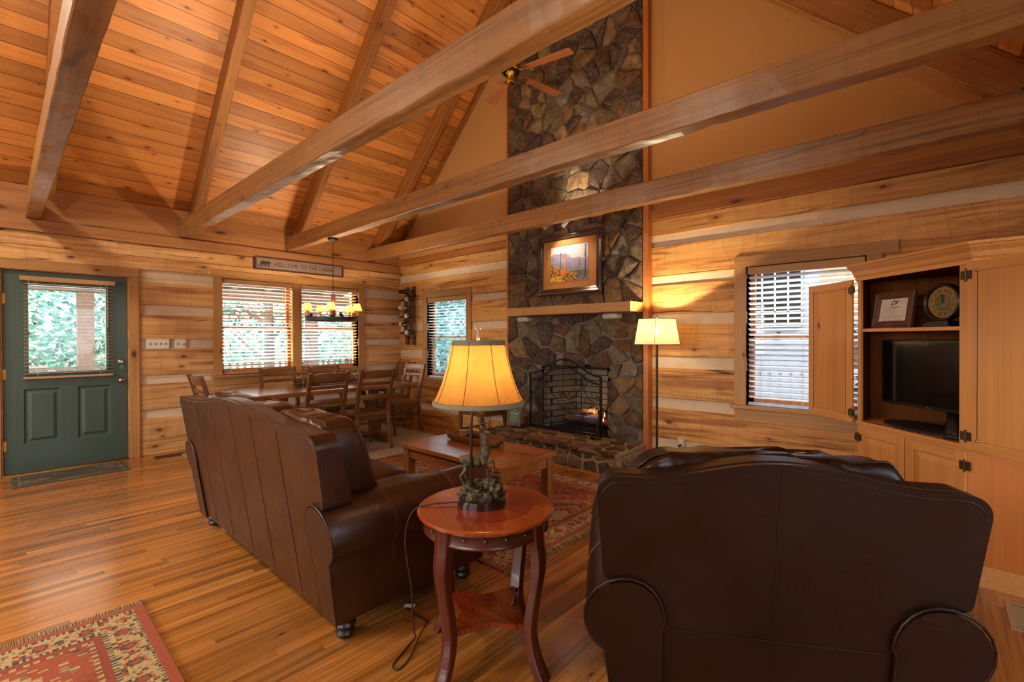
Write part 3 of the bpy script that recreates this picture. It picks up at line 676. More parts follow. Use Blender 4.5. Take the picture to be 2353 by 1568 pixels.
# ------------------------------------------------------------------ stone veneer (irregular polygons with recessed mortar)
def clip(poly, px, py, nx, ny):
    out = []; n = len(poly)
    for i in range(n):
        a, b = poly[i], poly[(i+1) % n]
        da = (a[0]-px)*nx+(a[1]-py)*ny; db = (b[0]-px)*nx+(b[1]-py)*ny
        if da <= 0: out.append(a)
        if da*db < 0: t = da/(da-db); out.append((a[0]+(b[0]-a[0])*t, a[1]+(b[1]-a[1])*t))
    return out
def area(p): return abs(sum(p[i][0]*p[(i+1) % len(p)][1]-p[(i+1) % len(p)][0]*p[i][1] for i in range(len(p))))/2
def stones(mb, x0, y0, x1, y1, cell, seed, fn, hole=None, gap=.011, hmin=.012, hmax=.04, jit=.85, asp=1., var=.55, mi=0):
    rn = random.Random(seed); sites = []
    y = y0+cell*.3; row = 0
    while y < y1+cell*.3:
        x = x0+cell*(.3+.5*(row % 2))
        while x < x1+cell*.3:
            sites.append((x+rn.uniform(-.5, .5)*cell*jit, y+rn.uniform(-.5, .5)*cell*jit))
            x += cell*asp*rn.uniform(1-var, 1+var)
        y += cell*rn.uniform(.75, 1.1); row += 1
    for i, (sx, sy) in enumerate(sites):
        if hole and hole[0] < sx < hole[2] and hole[1] < sy < hole[3]: continue
        p = [(x0, y0), (x1, y0), (x1, y1), (x0, y1)]
        for j, (tx, ty) in enumerate(sites):
            if j == i or abs(tx-sx) > cell*3.5 or abs(ty-sy) > cell*3.5: continue
            if hole and hole[0] < tx < hole[2] and hole[1] < ty < hole[3]: continue
            p = clip(p, (sx+tx)/2, (sy+ty)/2, tx-sx, ty-sy)
            if len(p) < 3: break
        if len(p) < 3: continue
        if hole:
            hx0, hy0, hx1, hy1 = hole
            if max(q[0] for q in p) > hx0 and min(q[0] for q in p) < hx1 and max(q[1] for q in p) > hy0 and min(q[1] for q in p) < hy1:
                if sy >= hy1: p = clip(p, 0, hy1, 0, -1)
                elif sx <= hx0: p = clip(p, hx0, 0, 1, 0)
                elif sx >= hx1: p = clip(p, hx1, 0, -1, 0)
                else: p = clip(p, 0, hy0, 0, 1)
        if len(p) < 3 or area(p) < cell*cell*.04: continue
        # subdivide, round the corners, wobble
        for _ in range(2):
            rk = (.07, .20)[_]; q = []
            for k in range(len(p)):
                a_, b_ = p[k], p[(k+1) % len(p)]
                q += [(a_[0]*(1-rk)+b_[0]*rk, a_[1]*(1-rk)+b_[1]*rk), (a_[0]*rk+b_[0]*(1-rk), a_[1]*rk+b_[1]*(1-rk))]
            p = q
            if _ == 0: pass
        cx = sum(q[0] for q in p)/len(p); cy = sum(q[1] for q in p)/len(p)
        rad = sqrt(area(p)/pi)
        def ins(d, wob=0):
            o = []
            for q in p:
                dx, dy = q[0]-cx, q[1]-cy; L = sqrt(dx*dx+dy*dy)+1e-6; k = max(.2, 1-d/L*1.15)
                w = 1+wob*noise.noise(V((q[0]*14, q[1]*14, seed)))+wob*.6*noise.noise(V((q[0]*40, q[1]*40, seed)))
                o.append((cx+dx*k*w, cy+dy*k*w))
            return o
        h = rn.uniform(hmin, hmax); g = gap*rn.uniform(.7, 1.6)
        tx_, ty_ = rn.uniform(-.15, .15), rn.uniform(-.15, .15)
        nz = lambda q, amp: amp*noise.noise(V((q[0]*9+seed, q[1]*9, i*.37)))
        R0 = [fn(q[0], q[1], -.01) for q in ins(g, .10)]
        R1 = [fn(q[0], q[1], h*.72+nz(q, .006)) for q in ins(g+.002, .10)]
        R2 = [fn(q[0], q[1], h+(q[0]-cx)*tx_+(q[1]-cy)*ty_+nz(q, .014)) for q in ins(g+.007, .08)]
        R3 = [fn(q[0], q[1], h*1.08+(q[0]-cx)*tx_+(q[1]-cy)*ty_+nz(q, .026)) for q in ins(rad*.55, .0)]
        n = len(p); vs = R0+R1+R2+R3+[fn(cx, cy, h*1.1+nz((cx, cy), .014))]; fs = []
        for r_ in range(3):
            for k in range(n): fs.append((r_*n+k, r_*n+(k+1) % n, (r_+1)*n+(k+1) % n, (r_+1)*n+k))
        for k in range(n): fs.append((3*n+k, 3*n+(k+1) % n, 4*n))
        mb.add(vs, fs, mi, True)

CX0, CX1, CY, HZ = -4.235, -2.30, 4.60, .262
ch = empty('stone_chimney', (-3.27, CY, 0), 0, 'tall brown fieldstone chimney rising to the ceiling peak', 'chimney')
cx_ = -3.27
ztop = ZC(CX0)-.02; ztr = ZC(CX1)-.02
F = lambda u, v, h: V((u, -h, v))
mb = MB()
for q in rects_minus(CX0-cx_, 0, CX1-cx_, 5.4, [(FB[0]-cx_, 0, FB[2]-cx_, FB[3])]): mb.box(q[0], 0, q[1], q[2], YB-CY+.02, q[3])
mb.prism([(CX0-cx_, 5.4), (CX1-cx_, 5.4), (CX1-cx_, min(ztr, 5.56)), (XM-cx_, ZM-.02), (CX0-cx_, 5.45)], lambda u, v: V((u, 0, v)), lambda u, v: V((u, YB-CY+.02, v)))
obj('mortar_bed', mb, m_mortar, ch)
mb = MB(); stones(mb, CX0-cx_+.004, HZ, CX1-cx_-.004, 5.55, .20, 11, F, (FB[0]-cx_, -1, FB[2]-cx_, FB[3]), gap=.006, hmin=.010, hmax=.036, var=.55, jit=1.05)
obj('stone_veneer', mb, m_stone, ch)
# firebox
fb = MB(); x0, x1, z0, z1, yb = FB[0]-cx_, FB[2]-cx_, HZ, FB[3], .50
fb.prism([(x0, 0), (x0+.12, yb), (x0+.10, yb)], lambda u, v: V((u, v, z0)), lambda u, v: V((u, v, z1)))
fb.add([(x0, 0, z0), (x0+.14, yb, z0), (x0+.14, yb, z1), (x0, 0, z1)], [(0, 1, 2, 3)]); fb.add([(x1, 0, z0), (x1-.14, yb, z0), (x1-.14, yb, z1), (x1, 0, z1)], [(3, 2, 1, 0)])
fb.add([(x0+.14, yb, z0), (x1-.14, yb, z0), (x1-.14, yb, z1), (x0+.14, yb, z1)], [(0, 1, 2, 3)])
obj('firebox_bricks', fb, m_brick, ch)
fb = MB(); fb.box(x0-.02, 0, z0-.05, x1+.02, yb+.06, z0); fb.box(x0-.02, .0, z1, x1+.02, yb+.06, z1+.04); fb.box(x0-.04, 0, z0, x0, yb+.06, z1); fb.box(x1, 0, z0, x1+.04, yb+.06, z1); fb.box(x0, yb+.01, z0, x1, yb+.06, z1)
obj('firebox_liner', fb, m_soot, ch)
mb = MB(); mb.bar((x0, -.002, z1+.005), (x1, -.002, z1+.005), .03, .02); obj('lintel_bar', mb, m_iron, ch)
# corbel stones carrying the mantel
for (a0, a1, zb) in ((-3.99, -3.80, 1.575), (-2.735, -2.54, 1.575)):
    mb = MB(); mb.ell(((a0+a1)/2-cx_, -.06, 1.607), ((a1-a0)/2, .085, .034), 20, 12, .45, .5, fn=lambda p: p+V((noise.noise(p*22)*.010, noise.noise(p*25+V((5, 0, 0)))*.010, noise.noise(p*24+V((0, 7, 0)))*.007)))
    obj('corbel_stone', mb, m_white_stone, ch)
tag(obj('trim_5', MB().box(CX1+.003, YB-.085, 0, CX1+.062, YB+.01, ZC(CX1)-.2), m_trim, bevel=.004), 'upright orange wood trim on the right edge of the stone chimney', 'trim', kind='structure')
tag(obj('trim_6', MB().box(CX0-.034, YB-.075, 0, CX0-.002, YB+.01, ZC(CX0)-.05), m_trim, bevel=.003), 'thin upright wood trim on the left edge of the stone chimney', 'trim', kind='structure')

# mantel
mt = MB(); hewn(mt, -4.00, -2.295, 4.295, 4.592, 1.642, 1.742, 21, .004, 60)
tag(obj('mantel_shelf', mt, m_mantel, bevel=.006, seg=2), 'rough-hewn timber mantel shelf under the framed landscape', 'mantel')

# hearth: curved-front raised stone hearth
HX0, HX1 = -4.10, -2.265
def hfront(x): return 3.975+.03*sin((x-HX0)*2.2)
ht = empty('stone_hearth', (-3.2, 4.3, 0), 0, 'low raised hearth of flat stones in front of the fireplace', 'hearth')
o_ = V((-3.2, 4.3, 0))
mb = MB()
pl = [(HX0+.04, 4.595)]+[(HX0+.04+(HX1-HX0-.04)*i/16, hfront(HX0+(HX1-HX0)*i/16)+.045) for i in range(17)]+[(HX1, 4.595)]
mb.prism(pl, lambda u, v: V((u, v, 0))-o_, lambda u, v: V((u, v, HZ-.045))-o_)
pl2 = [(x, y-(.03 if 0 < i < 18 else 0)) for i, (x, y) in enumerate(pl)]
mb.prism(pl2, lambda u, v: V((u, v, HZ-.05))-o_, lambda u, v: V((u, v, HZ-.012))-o_)
obj('mortar_bed', mb, m_mortarH, ht)
mb = MB()
def topf(u, v, h):
    y = 4.595-(4.595-hfront(u)+.015)*v
    return V((u, y, HZ-.016+h*.45))-o_
stones(mb, HX0, 0, HX1, 1.0, .20, 5, lambda u, v, h: topf(u, v, h), gap=.016, hmin=.02, hmax=.035, var=.5, jit=.6)
obj('cap_stones', mb, m_stoneH, ht)
mb = MB(); nl = 13; rn = random.Random(3); x = HX0+.05
while x < HX1-.05:           # thick front edges of the cap stones
    w = rn.uniform(.13, .3); w = min(w, HX1-x); y = hfront(x+w/2)
    mb.ell((x+w/2-o_.x, y+.05-o_.y, HZ-.026), (w/2-.006, .062, .024), 18, 8, .4, .6, fn=lambda p: p+V((0, noise.noise(p*16+V((x, 0, 0)))*.012, noise.noise(p*20+V((x, 3, 0)))*.008)))
    x += w
obj('edge_stones', mb, m_stoneH, ht)
mb = MB(); stones(mb, HX0+.05, .012, HX1, HZ-.055, .165, 8, lambda u, v, h: V((u, hfront(u)+.045-h*.8, v))-o_, gap=.014, hmin=.015, hmax=.035, jit=.35, asp=1.0, var=.3)
mb2 = MB(); stones(mb2, 4.03, .012, 4.59, HZ-.055, .165, 9, lambda u, v, h: V((HX0+.04-h*.8, u, v))-o_, gap=.014, hmin=.015, hmax=.035, jit=.35)
mb.v += mb2.v and [*mb2.v]; k0 = len(mb.v)-len(mb2.v)
for f in mb2.f: mb.f.append([i+k0 for i in f][::-1]); mb.mi.append(0); mb.sm.append(True); mb.col.append(None)
stones(mb, 4.05, .012, 4.59, HZ-.055, .165, 19, lambda u, v, h: V((HX1-.01+h*.8, u, v))-o_, gap=.014, hmin=.015, hmax=.035, jit=.35)
obj('face_stones', mb, m_stone, ht)
tag(obj('trim_7', MB().box(HX0, 3.985, 0, HX1, 4.012, .018), m_trim, bevel=.004), 'thin floor moulding along the foot of the hearth', 'trim', kind='structure')

# gas log set
gl = empty('gas_log_set', (-3.12, 4.86, HZ), 0, 'gas log set burning inside the firebox', 'fire logs')
rn = random.Random(4)
def logm(p0, p1, r, sd):
    p0, p1 = V(p0), V(p1); mb = MB(); pts = [p0.lerp(p1, i/12)+V((0, noise.noise(V((i*.5, sd, 0)))*.012, noise.noise(V((i*.5, sd, 4)))*.012)) for i in range(13)]
    mb.tube(pts, [r*(1+.15*noise.noise(V((i*.7, sd, 9)))) for i in range(13)], 14)
    for v in mb.v: v += V((noise.noise(v*38)*.009, noise.noise(v*38+V((4, 0, 0)))*.009, noise.noise(v*38+V((0, 4, 0)))*.009))
    return mb
for k, (p, q, r_) in enumerate((((-.30, -.09, .125), (.31, -.07, .115), .045), ((-.25, .07, .15), (.29, .08, .15), .05), ((-.20, -.06, .20), (.10, .10, .215), .032), ((.22, -.07, .20), (.05, .11, .235), .030))):
    obj('log', logm(p, q, r_, k), m_log, gl)
mb = MB()
for i in range(9):
    x = -.28+.07*i; mb.tube([V((x, -.16, .115)), V((x, -.155, .06)), V((x, -.1, .05)), V((x, .12, .05))], .007, 6)
mb.bar((-.3, -.1, .045), (.3, -.1, .045), .015, .015); mb.bar((-.3, .1, .045), (.3, .1, .045), .015, .015)
for x in (-.26, .26):
    for y in (-.1, .1): mb.bar((x, y, 0), (x, y, .045), .014, .014)
obj('grate', mb, m_iron, gl)
def flame(mb, c, h, w):
    mb.lathe([(.001, 0), (w, h*.15), (w*.9, h*.35), (w*.45, h*.7), (.001, h)], 8, c)
mb = MB()
for i in range(9): flame(mb, (-.12+.035*i, -.12+.012*sin(i*2.), .155), rn.uniform(.018, .035), .009)
obj('blue_flames', mb, m_flameb, gl)
mb = MB()
for c, h in (((.06, -.02, .19), .075), ((.03, .0, .19), .05), ((.09, -.03, .2), .04)): flame(mb, c, h, .010)
obj('orange_flame', mb, m_flameo, gl); mb = MB()
for c, h in (((.245, -.13, .13), .055), ((.255, -.12, .185), .06)): flame(mb, c, h, .010)
obj('orange_flame', mb, m_flameo, gl)

# ------------------------------------------------------------------ fireplace screen
fs = empty('fireplace_screen', (-3.24, 4.45, HZ+.012), 0, 'black wrought-iron arched screen standing on the hearth', 'fireplace screen')
SW, SH, SP = .505, .665, .845
def arch(off=0):
    pts = []
    for i in range(41):
        t = -1+2*i/40; z = SH+(SP-SH)*(.5+.5*cos(pi*min(1, abs(t)*1.02))) ; pts.append(V((t*SW, 0, z-off)))
    return pts
mb = MB()
def strap(pts, w, h):
    rings = []
    for i, p in enumerate(pts):
        a_ = pts[max(0, i-1)]; b_ = pts[min(len(pts)-1, i+1)]; t = (b_-a_).normalized(); nrm = V((-t.z, 0, t.x))
        rings.append([p+nrm*h/2+V((0, -w/2, 0)), p+nrm*h/2+V((0, w/2, 0)), p-nrm*h/2+V((0, w/2, 0)), p-nrm*h/2+V((0, -w/2, 0))])
    mb.ring(rings, False, True, 0, False)
strap(arch(), .022, .018); strap(arch(.085), .016, .018)
for s_ in (-1, 1): mb.box(s_*SW-.010, -.011, 0, s_*SW+.010, .011, SH)
mb.box(-SW, -.010, .004, SW, .010, .030)
obj('frame', mb, m_iron, fs, .002)
mb = MB(); r_ = .0045
def arcp(c, rx, rz, a0, a1, n=20): return [V((c[0]+rx*cos(a0+(a1-a0)*i/n), -.004, c[1]+rz*sin(a0+(a1-a0)*i/n))) for i in range(n+1)]
def curl(p, r0, a0, sg, turns=1.35, n=26):
    """spiral starting at p on a circle whose centre lies at angle a0 from p"""
    c = (p[0]+r0*cos(a0), p[1]+r0*sin(a0)); out = []
    for i in range(n+1):
        t = i/n; rr = r0*(1-.62*t); th = a0+pi+sg*2*pi*turns*t*.8; out.append(V((c[0]+rr*cos(th), -.004, c[1]+rr*sin(th))))
    return out
zt = lambda x: SH+(SP-SH)*(.5+.5*cos(pi*min(1, abs(x/SW)*1.02)))-.09
for x in (-SW/2, 0, SW/2): mb.cyl((x, -.004, .02), (x, -.004, zt(x)), r_, n=6)
zm = .36; mb.cyl((-SW, -.004, zm), (SW, -.004, zm), r_*.8, n=6)
for s_ in (-1, 1):
    for u in (-1, 1):
        # the large ogee bars sweeping between the uprights
        xa, xb = s_*SW/2, 0
        mb.tube([V((s_*(SW/2+.004*0)-s_*.012*0, -.004, zm+u*.26)), V((s_*(SW/2-.01), -.004, zm+u*.2)), V((s_*(SW/2-.045), -.004, zm+u*.12)), V((s_*(SW/2-.10), -.004, zm+u*.05)), V((s_*(SW/2-.17), -.004, zm+u*.02)), V((s_*.03, -.004, zm+u*.045)), V((s_*.008, -.004, zm+u*.09))], r_, 6)
        mb.tube([V((s_*(SW/2), -.004, zm+u*.26)), V((s_*(SW/2+.01), -.004, zm+u*.2)), V((s_*(SW/2+.045), -.004, zm+u*.12)), V((s_*(SW/2+.10), -.004, zm+u*.05)), V((s_*(SW/2+.17), -.004, zm+u*.015))], r_, 6)
        mb.tube(curl((s_*.010, zm+u*.085), .040, (0 if s_ > 0 else pi), u*s_*-1), r_, 6)
        mb.tube(curl((s_*(SW-.010), zm+u*.06), .034, (pi if s_ > 0 else 0), u*s_), r_, 6)
        mb.tube(curl((s_*(SW/2)-.008, zm+u*.235), .042, pi, -u), r_, 6)
        mb.tube(curl((s_*(SW/2)+.008, zm+u*.235), .042, 0, u), r_, 6)
obj('scrollwork', mb, m_iron, fs)
mb = MB(); ap = arch(.05); vs = [V((p.x, .004, .02)) for p in ap]+[V((p.x, .004, p.z)) for p in ap]; n = len(ap)
mb.add(vs, [(i, i+1, n+i+1, n+i) for i in range(n-1)]); obj('wire_mesh', mb, m_mesh, fs)
for s_ in (-1, 1):
    mb = MB(); x = s_*(SW-.012)
    mb.tube([V((x, -.012, .30)), V((x, -.02, .22)), V((x, -.055, .10)), V((x, -.10, .03)), V((x, -.14, .003)), V((x, -.175, .012)), V((x, -.185, .04)), V((x, -.165, .058)), V((x, -.15, .045))], .008, 8, flat=1.6)
    mb.bar((x, .0, .012), (x, -.14, .003), .014, .006)
    obj('foot', mb, m_iron, fs)

# ------------------------------------------------------------------ framed landscape
pa = empty('framed_landscape', (-3.232, 4.553, 1.885), 0, 'framed autumn forest print with wide tan mat hung above the mantel', 'picture', rot=(R(-1.5), 0, 0))
PW, PH = .915, .735
mb = MB(); hw, hh = PW/2, PH
def fr(i, y): return [V((-hw+i, y, i)), V((hw-i, y, i)), V((hw-i, y, hh-i)), V((-hw+i, y, hh-i))]
mb.ring([fr(0, .0), fr(0, -.02), fr(.012, -.034), fr(.028, -.036), fr(.045, -.026), fr(.055, -.024), fr(.07, -.016), fr(.078, -.012)], False, False, 0, False)
mb.add(fr(0, 0), [(0, 1, 2, 3)])
m_pf = plain('dark_walnut_frame', '#3d2216', .28, coat=.5, var=.12); obj('frame', mb, m_pf, pa, .0015)
mb = MB(); n = 46
for i in range(n):
    for z in (.064, hh-.064): x = -hw+.064+(PW-.128)*(i+.5)/n; mb.ell((x, -.021, z), (.006, .005, .006), 6, 4)
n = 36
for i in range(n):
    for x in (-hw+.064, hw-.064): z = .064+(PH-.128)*(i+.5)/n; mb.ell((x, -.021, z), (.006, .005, .006), 6, 4)
obj('beading', mb, m_bronze, pa)
m_matb = plain('tan_mat_board', '#b4773c', .8, var=.03)
obj('mat_board', MB().box(-hw+.07, -.012, .07, hw-.07, -.006, hh-.07), m_matb, pa)
mb = MB(); ix0, ix1, iz0, iz1 = -.262, .262, .165, .575
for q in rects_minus(ix0-.018, iz0-.018, ix1+.018, iz1+.018, [(ix0-.012, iz0-.012, ix1+.012, iz1+.012)]): mb.box(q[0], -.0128, q[1], q[2], -.011, q[3])
obj('mat_line', mb, plain('mat_bevel', '#8a4a22', .7), pa)
def paintc(u, v):
    nz = lambda s, o=0: noise.noise(V((u*s+o, v*s*.8, o)))
    sky = V((.86, .80, .78)).lerp(V((.66, .63, .72)), min(1, max(0, u*.9+nz(3)*.4)))
    c = sky
    mt_ = .70+.10*sin(u*5+.6)+nz(6, 3)*.05
    if v < mt_: c = V((.50, .47, .62)).lerp(V((.60, .56, .66)), .5+nz(7, 5))
    if v < .50+.12*sin(u*3+2.5)+nz(8, 7)*.06: c = V((.48, .46, .50)).lerp(V((.56, .52, .50)), .5+nz(9, 2))
    if v < .28 and u > .5: c = V((.40, .42, .44)).lerp(V((.30, .33, .30)), .5+nz(15, 2))
    if v < .14 and u > .55: c = V((.36, .38, .44)) if nz(30) > -.1 else V((.52, .53, .56))
    b = .44-.40*(u-.1)+nz(8, 11)*.10
    if v < b and u < .72:
        k = nz(22, 4)
        c = V((.82, .42, .16)) if k > .18 else V((.72, .55, .20)) if k > 0 else V((.40, .30, .17)) if k > -.2 else V((.30, .33, .16))
        if v < .16 and u < .3: c = V((.85, .66, .20)) if k > -.1 else V((.60, .50, .16))
        if abs(u-.36) < .06 and abs(v-.26) < .07: c = V((.88, .40, .16))
    for (tx, b0, t0, w, cc) in ((.28, .35, .83, .010, (.33, .26, .22)), (.36, .34, .80, .008, (.62, .38, .20)), (.43, .33, .78, .007, (.55, .36, .24)), (.50, .3, .72, .005, (.42, .38, .40)), (.93, .05, .98, .014, (.26, .20, .18)), (.78, .05, .62, .006, (.34, .32, .32)), (.06, .45, .70, .006, (.50, .34, .28))):
        if b0 < v < t0 and abs(u-tx) < w: c = V(cc)
        elif v > b0+(t0-b0)*.62 and v < t0 and abs(u-tx) < .05*(1.2-(v-b0)/(t0-b0)) and nz(34, tx*9) > .02: c = V(cc).lerp(V((.70, .40, .18)), .5 if tx < .6 else .15)
    return tuple(lin(tuple(c)))
mb = MB().grid(96, 76, lambda u, v: (ix0-.008+(ix1-ix0+.016)*u, -.0125, iz0-.008+(iz1-iz0+.016)*v), 0, False, colfn=paintc)
obj('print', mb, m_paint, pa)

# track spots over the mantel, fixed to the far face of the last tie beam
def spot(name, loc, aim, label, power, ang, blend=.5, col=(1, .80, .55)):
    d = (V(aim)-V(loc)).normalized(); r = empty(name, loc, 0, label, 'spotlight', 'spotlights above the mantel')
    q = d.to_track_quat('-Z', 'Y').to_matrix().to_4x4()
    mb = MB(); mb.lathe([(.0, .085), (.022, .08), (.026, .06), (.034, .0), (.036, -.02), (.033, -.02), (.028, .02)], 24, X=q); obj('can', mb, m_whitem, r)
    mb = MB(); mb.lathe([(0, .004), (.03, .0)], 20, X=q); obj('lens', mb, m_bulbw, r)
    mb = MB(); mb.cyl(q @ V((0, 0, .07)), V((0, -.115, .075)), .006, n=8); mb.cbox((0, -.117, .075), (.05, .012, .05)); obj('bracket', mb, m_whitem, r)
    l = bpy.data.lights.new(name+'_lamp', 'SPOT'); l.energy = power; l.spot_size = R(ang); l.spot_blend = blend; l.color = col; l.shadow_soft_size = .025
    o = bpy.data.objects.new(name+'_lamp', l); COL.objects.link(o); o.parent = r; o.matrix_local = M.Translation(d*.035) @ q
    return r
spot('spotlight', (-3.34, 4.25, 2.655), (-3.235, 4.55, 2.32), 'white spotlight left of its twin, aimed down at the framed landscape', 9, 95, .8)
spot('spotlight', (-3.06, 4.25, 2.665), (-3.05, 4.56, 3.05), 'white spotlight right of its twin, turned up towards the chimney stones', 26, 75, .8)
# ------------------------------------------------------------------ leather seating
def smooth_poly(pts, rad, n=5):
    """round every corner of a closed polygon"""
    out = []; m = len(pts)
    for i in range(m):
        p, a_, b_ = V(pts[i]+(0,)), V(pts[i-1]+(0,)), V(pts[(i+1) % m]+(0,)); r = rad if not isinstance(rad, dict) else rad.get(i, .02)
        da, db = (a_-p), (b_-p); r = min(r, da.length*.45, db.length*.45); s_ = p+da.normalized()*r; e_ = p+db.normalized()*r
        for k in range(n+1):
            t = k/n; q = s_*(1-t)**2+p*2*t*(1-t)+e_*t*t; out.append((q.x, q.y))
    return out
def leather_seat(name, loc, rz, A, label, cat, mat, ncush, nseat, depth=.92, armz=.645, backz=.962, hump=1.022, flat=False):
    """A = half width over the arm rolls. local: x along the back, +y towards the front"""
    r = empty(name, loc, rz, label, cat)
    rake = lambda z: -.15*z
    ai = A-.24                                  # inner face of arm
    # back shell
    tw = A-.05; pts = [(-ai-.0, .10), (-ai, .46), (-ai-.045, .575), (-ai-.13, armz-.015), (-tw+.018, armz-.01)]
    topc = []
    rc = .06
    xs_ = [-tw+rc*(1-cos(pi/2*k/6)) for k in range(7)]+[(-tw+rc)+(2*tw-2*rc)*k/30 for k in range(1, 30)]+[tw-rc*(1-cos(pi/2*k/6)) for k in range(6, -1, -1)]
    for x in xs_:
        t = x/tw; d = tw-abs(x); z = backz+(hump-backz)*(.5+.5*cos(pi*min(1, abs(t)/.78)))
        if d < rc: z -= rc-sqrt(max(0, rc*rc-(rc-d)**2))
        topc.append((x, z))
    right = [(-p[0], p[1]) for p in pts][::-1]
    poly = pts+topc+right
    ridx = {5: .035, 5+32: .035, 4: .015, 5+33: .015}
    poly = smooth_poly(poly, {i: .004 if 5 <= i < 5+len(topc) else .02 for i in range(80)}, 2)
    th = .105
    mb = MB(); mb.prism(poly, lambda u, v: V((u, rake(v), v)), lambda u, v: V((u, rake(v)+th+.12*max(0, .9-v), v)), 0, True)
    o = obj('back', mb, mat, r, .022, 4, ang=50)
    wn = o.modifiers.new('wn', 'WEIGHTED_NORMAL')
    # seams on the outside back + top welt
    mb = MB()
    for x in ([0] if ncush == 1 else [-.72, -.36, 0, .36, .72] if False else [-tw*.62, -tw*.31, 0.02, tw*.31, tw*.62]):
        zt_ = backz+(hump-backz)*(.5+.5*cos(pi*min(1, abs(x/tw)/.72)))-.03
        mb.tube([V((x, rake(z)-.0005, z)) for z in [.12+(zt_-.12)*i/10 for i in range(11)]], .0022, 6)
    zs = .485; mb.tube([V((-ai+.02+(2*ai-.04)*i/20, rake(zs)-.0005, zs)) for i in range(21)], .0022, 6)
    obj('back_seam', mb, mat, r)
    mb = MB(); inner = [p for p in poly if p[1] > armz+.0]
    cpt = (0, .8)
    mb.tube([V((p[0]*(1-.012/tw), rake(p[1])+.003, p[1]-.016*min(1, max(0, (p[1]-backz+.08)/.05)))) for p in inner if p[1] > armz+.03], .0024, 6)
    mb.tube([V((p[0]*(1-.004/tw), rake(p[1])+.030, p[1]+.0004)) for p in inner if p[1] > backz-.03], .0025, 6)
    obj('piping', mb, mat, r)
    # arms
    for s_ in (-1, 1):
        cx, cz, rr = A-.145, armz-.135, .135
        ol = [(ai, .09), (ai, cz-.02)]
        for i in range(15):
            an = pi*1.0-(pi*1.32)*i/14; ol.append((cx+.0+rr*cos(an)*(1. if cos(an) > 0 else .78), cz+rr*sin(an)))
        ol += [(A-.072, cz-.125), (A-.085, .30), (A-.10, .09)]
        ol = [(p[0]*s_, p[1]) for p in ol]
        if s_ < 0: ol = ol[::-1]
        mb = MB(); rings = []; ny = 22
        for j in range(ny+1):
            t = j/ny; ring = []
            for (x, z) in ol:
                y0 = rake(z)-.012; y1 = depth-.03+.02*(z > .4)
                k = 1-.035*max(0, 1-min(t, 1-t)*16); pf = 1+.018*sin(pi*t)
                ring.append(V(((abs(x)-cx)*k*pf*s_+cx*s_, y0+(y1-y0)*t, (z-.35)*(k if z > .35 else 1)+.35)))
            rings.append(ring)
        mb.ring(rings, False, True, 0, True)
        o = obj('arm', mb, mat, r, .012, 3, ang=60)
        mb = MB(); i0, i1 = 2, 16
        for yy in (.30, .312, depth-.22, depth-.208):
            seq = ol[1:-1]
            if yy == depth-.22: obj('arm_stitching', mb, m_stitch, o); mb = MB()
            mb.tube([V((((abs(x)-cx)*1.013+cx)*s_, yy+(rake(z)), (z-.35)*1.006+.35)) for x, z in (seq if yy < .4 else seq)], .0012, 5)
        # welt round the rear arm panel
        obj('arm_stitching', mb, m_stitch, o)
        mb = MB(); mb.tube([V((x*1.0, rake(z)-.010, z)) for x, z in ol], .0042, 6); obj('arm_welt', mb, mat, o)
    # base and front rail
    mb = MB(); mb.box(-ai, .02, .09, ai, depth-.03, .30); obj('base', mb, mat, r, .02, 3)
    # seat cushions
    w = 2*ai/nseat
    for i in range(nseat):
        c = (-ai+w*(i+.5), .52, .38)
        mb = MB(); mb.ell(c, (w/2-.004, .40, .095), 40, 18, .32, .45, fn=lambda p: p+V((0, 0, .02*(1-(p.x/(w/2))**2)*(1-(p.y/.42)**2)+noise.noise(p*6+V((i*3, 0, 0)))*.012)))
        obj('seat_cushion', mb, mat, r)
    w = 2*(ai+.01)/ncush
    for i in range(ncush):
        c = V((-ai-.01+w*(i+.5), .150, .70)); hw = w/2+.01; sd = i*5.3+A
        if ncush == 1: hw = w/2+.095; c.z -= .0
        def pf(p, hw=hw, sd=sd):
            q = p.copy(); t = p.z/.30
            puff = noise.noise(V((p.x*3+sd, t*1.5, 0)))
            q.y = p.y*(1+.12*puff)-.32*p.z
            edge = max(0, t-.35)
            q.z += .022*noise.noise(V((p.x*6+sd, 4, p.y*3)))*(.4+edge)
            # gathered wrinkles running back from the top welt
            q.z += .014*edge*sin(p.x*46+noise.noise(V((p.x*8, sd, 1)))*5)*abs(noise.noise(V((p.x*5, sd, 2))))*2
            q.y += (-1 if p.y < 0 else 1)*.011*abs(edge)*sin(p.x*52+p.z*14+noise.noise(V((p.x*6, sd, 3)))*6)*abs(noise.noise(V((p.x*4, p.z*5, sd))))*2
            q.y += .008*sin(p.x*40+t*3+sd)*noise.noise(V((p.x*6, t*2, sd)))*2
            return q
        mb = MB(); hh = .295 if not flat else .31
        mb.ell(c, (hw, .115, hh), 110, 56, .30, .42, fn=pf); o = obj('back_cushion', mb, mat, r)
        # welts round the two faces of the cushion
        mb = MB()
        sg = lambda x, e: (abs(x)**e)*(1 if x >= 0 else -1)
        for yy in (-.055, .075):
            pts = []
            for k in range(72):
                an = 2*pi*k/72; k2 = (1-abs(yy/.115)**3)**.12
                p = V((hw*sg(cos(an), .30)*k2, yy, hh*sg(sin(an), .42)*k2)); pts.append(c+pf(p))
            mb.tube(pts, .0045, 6, closed=True)
        obj('welt', mb, mat, o)
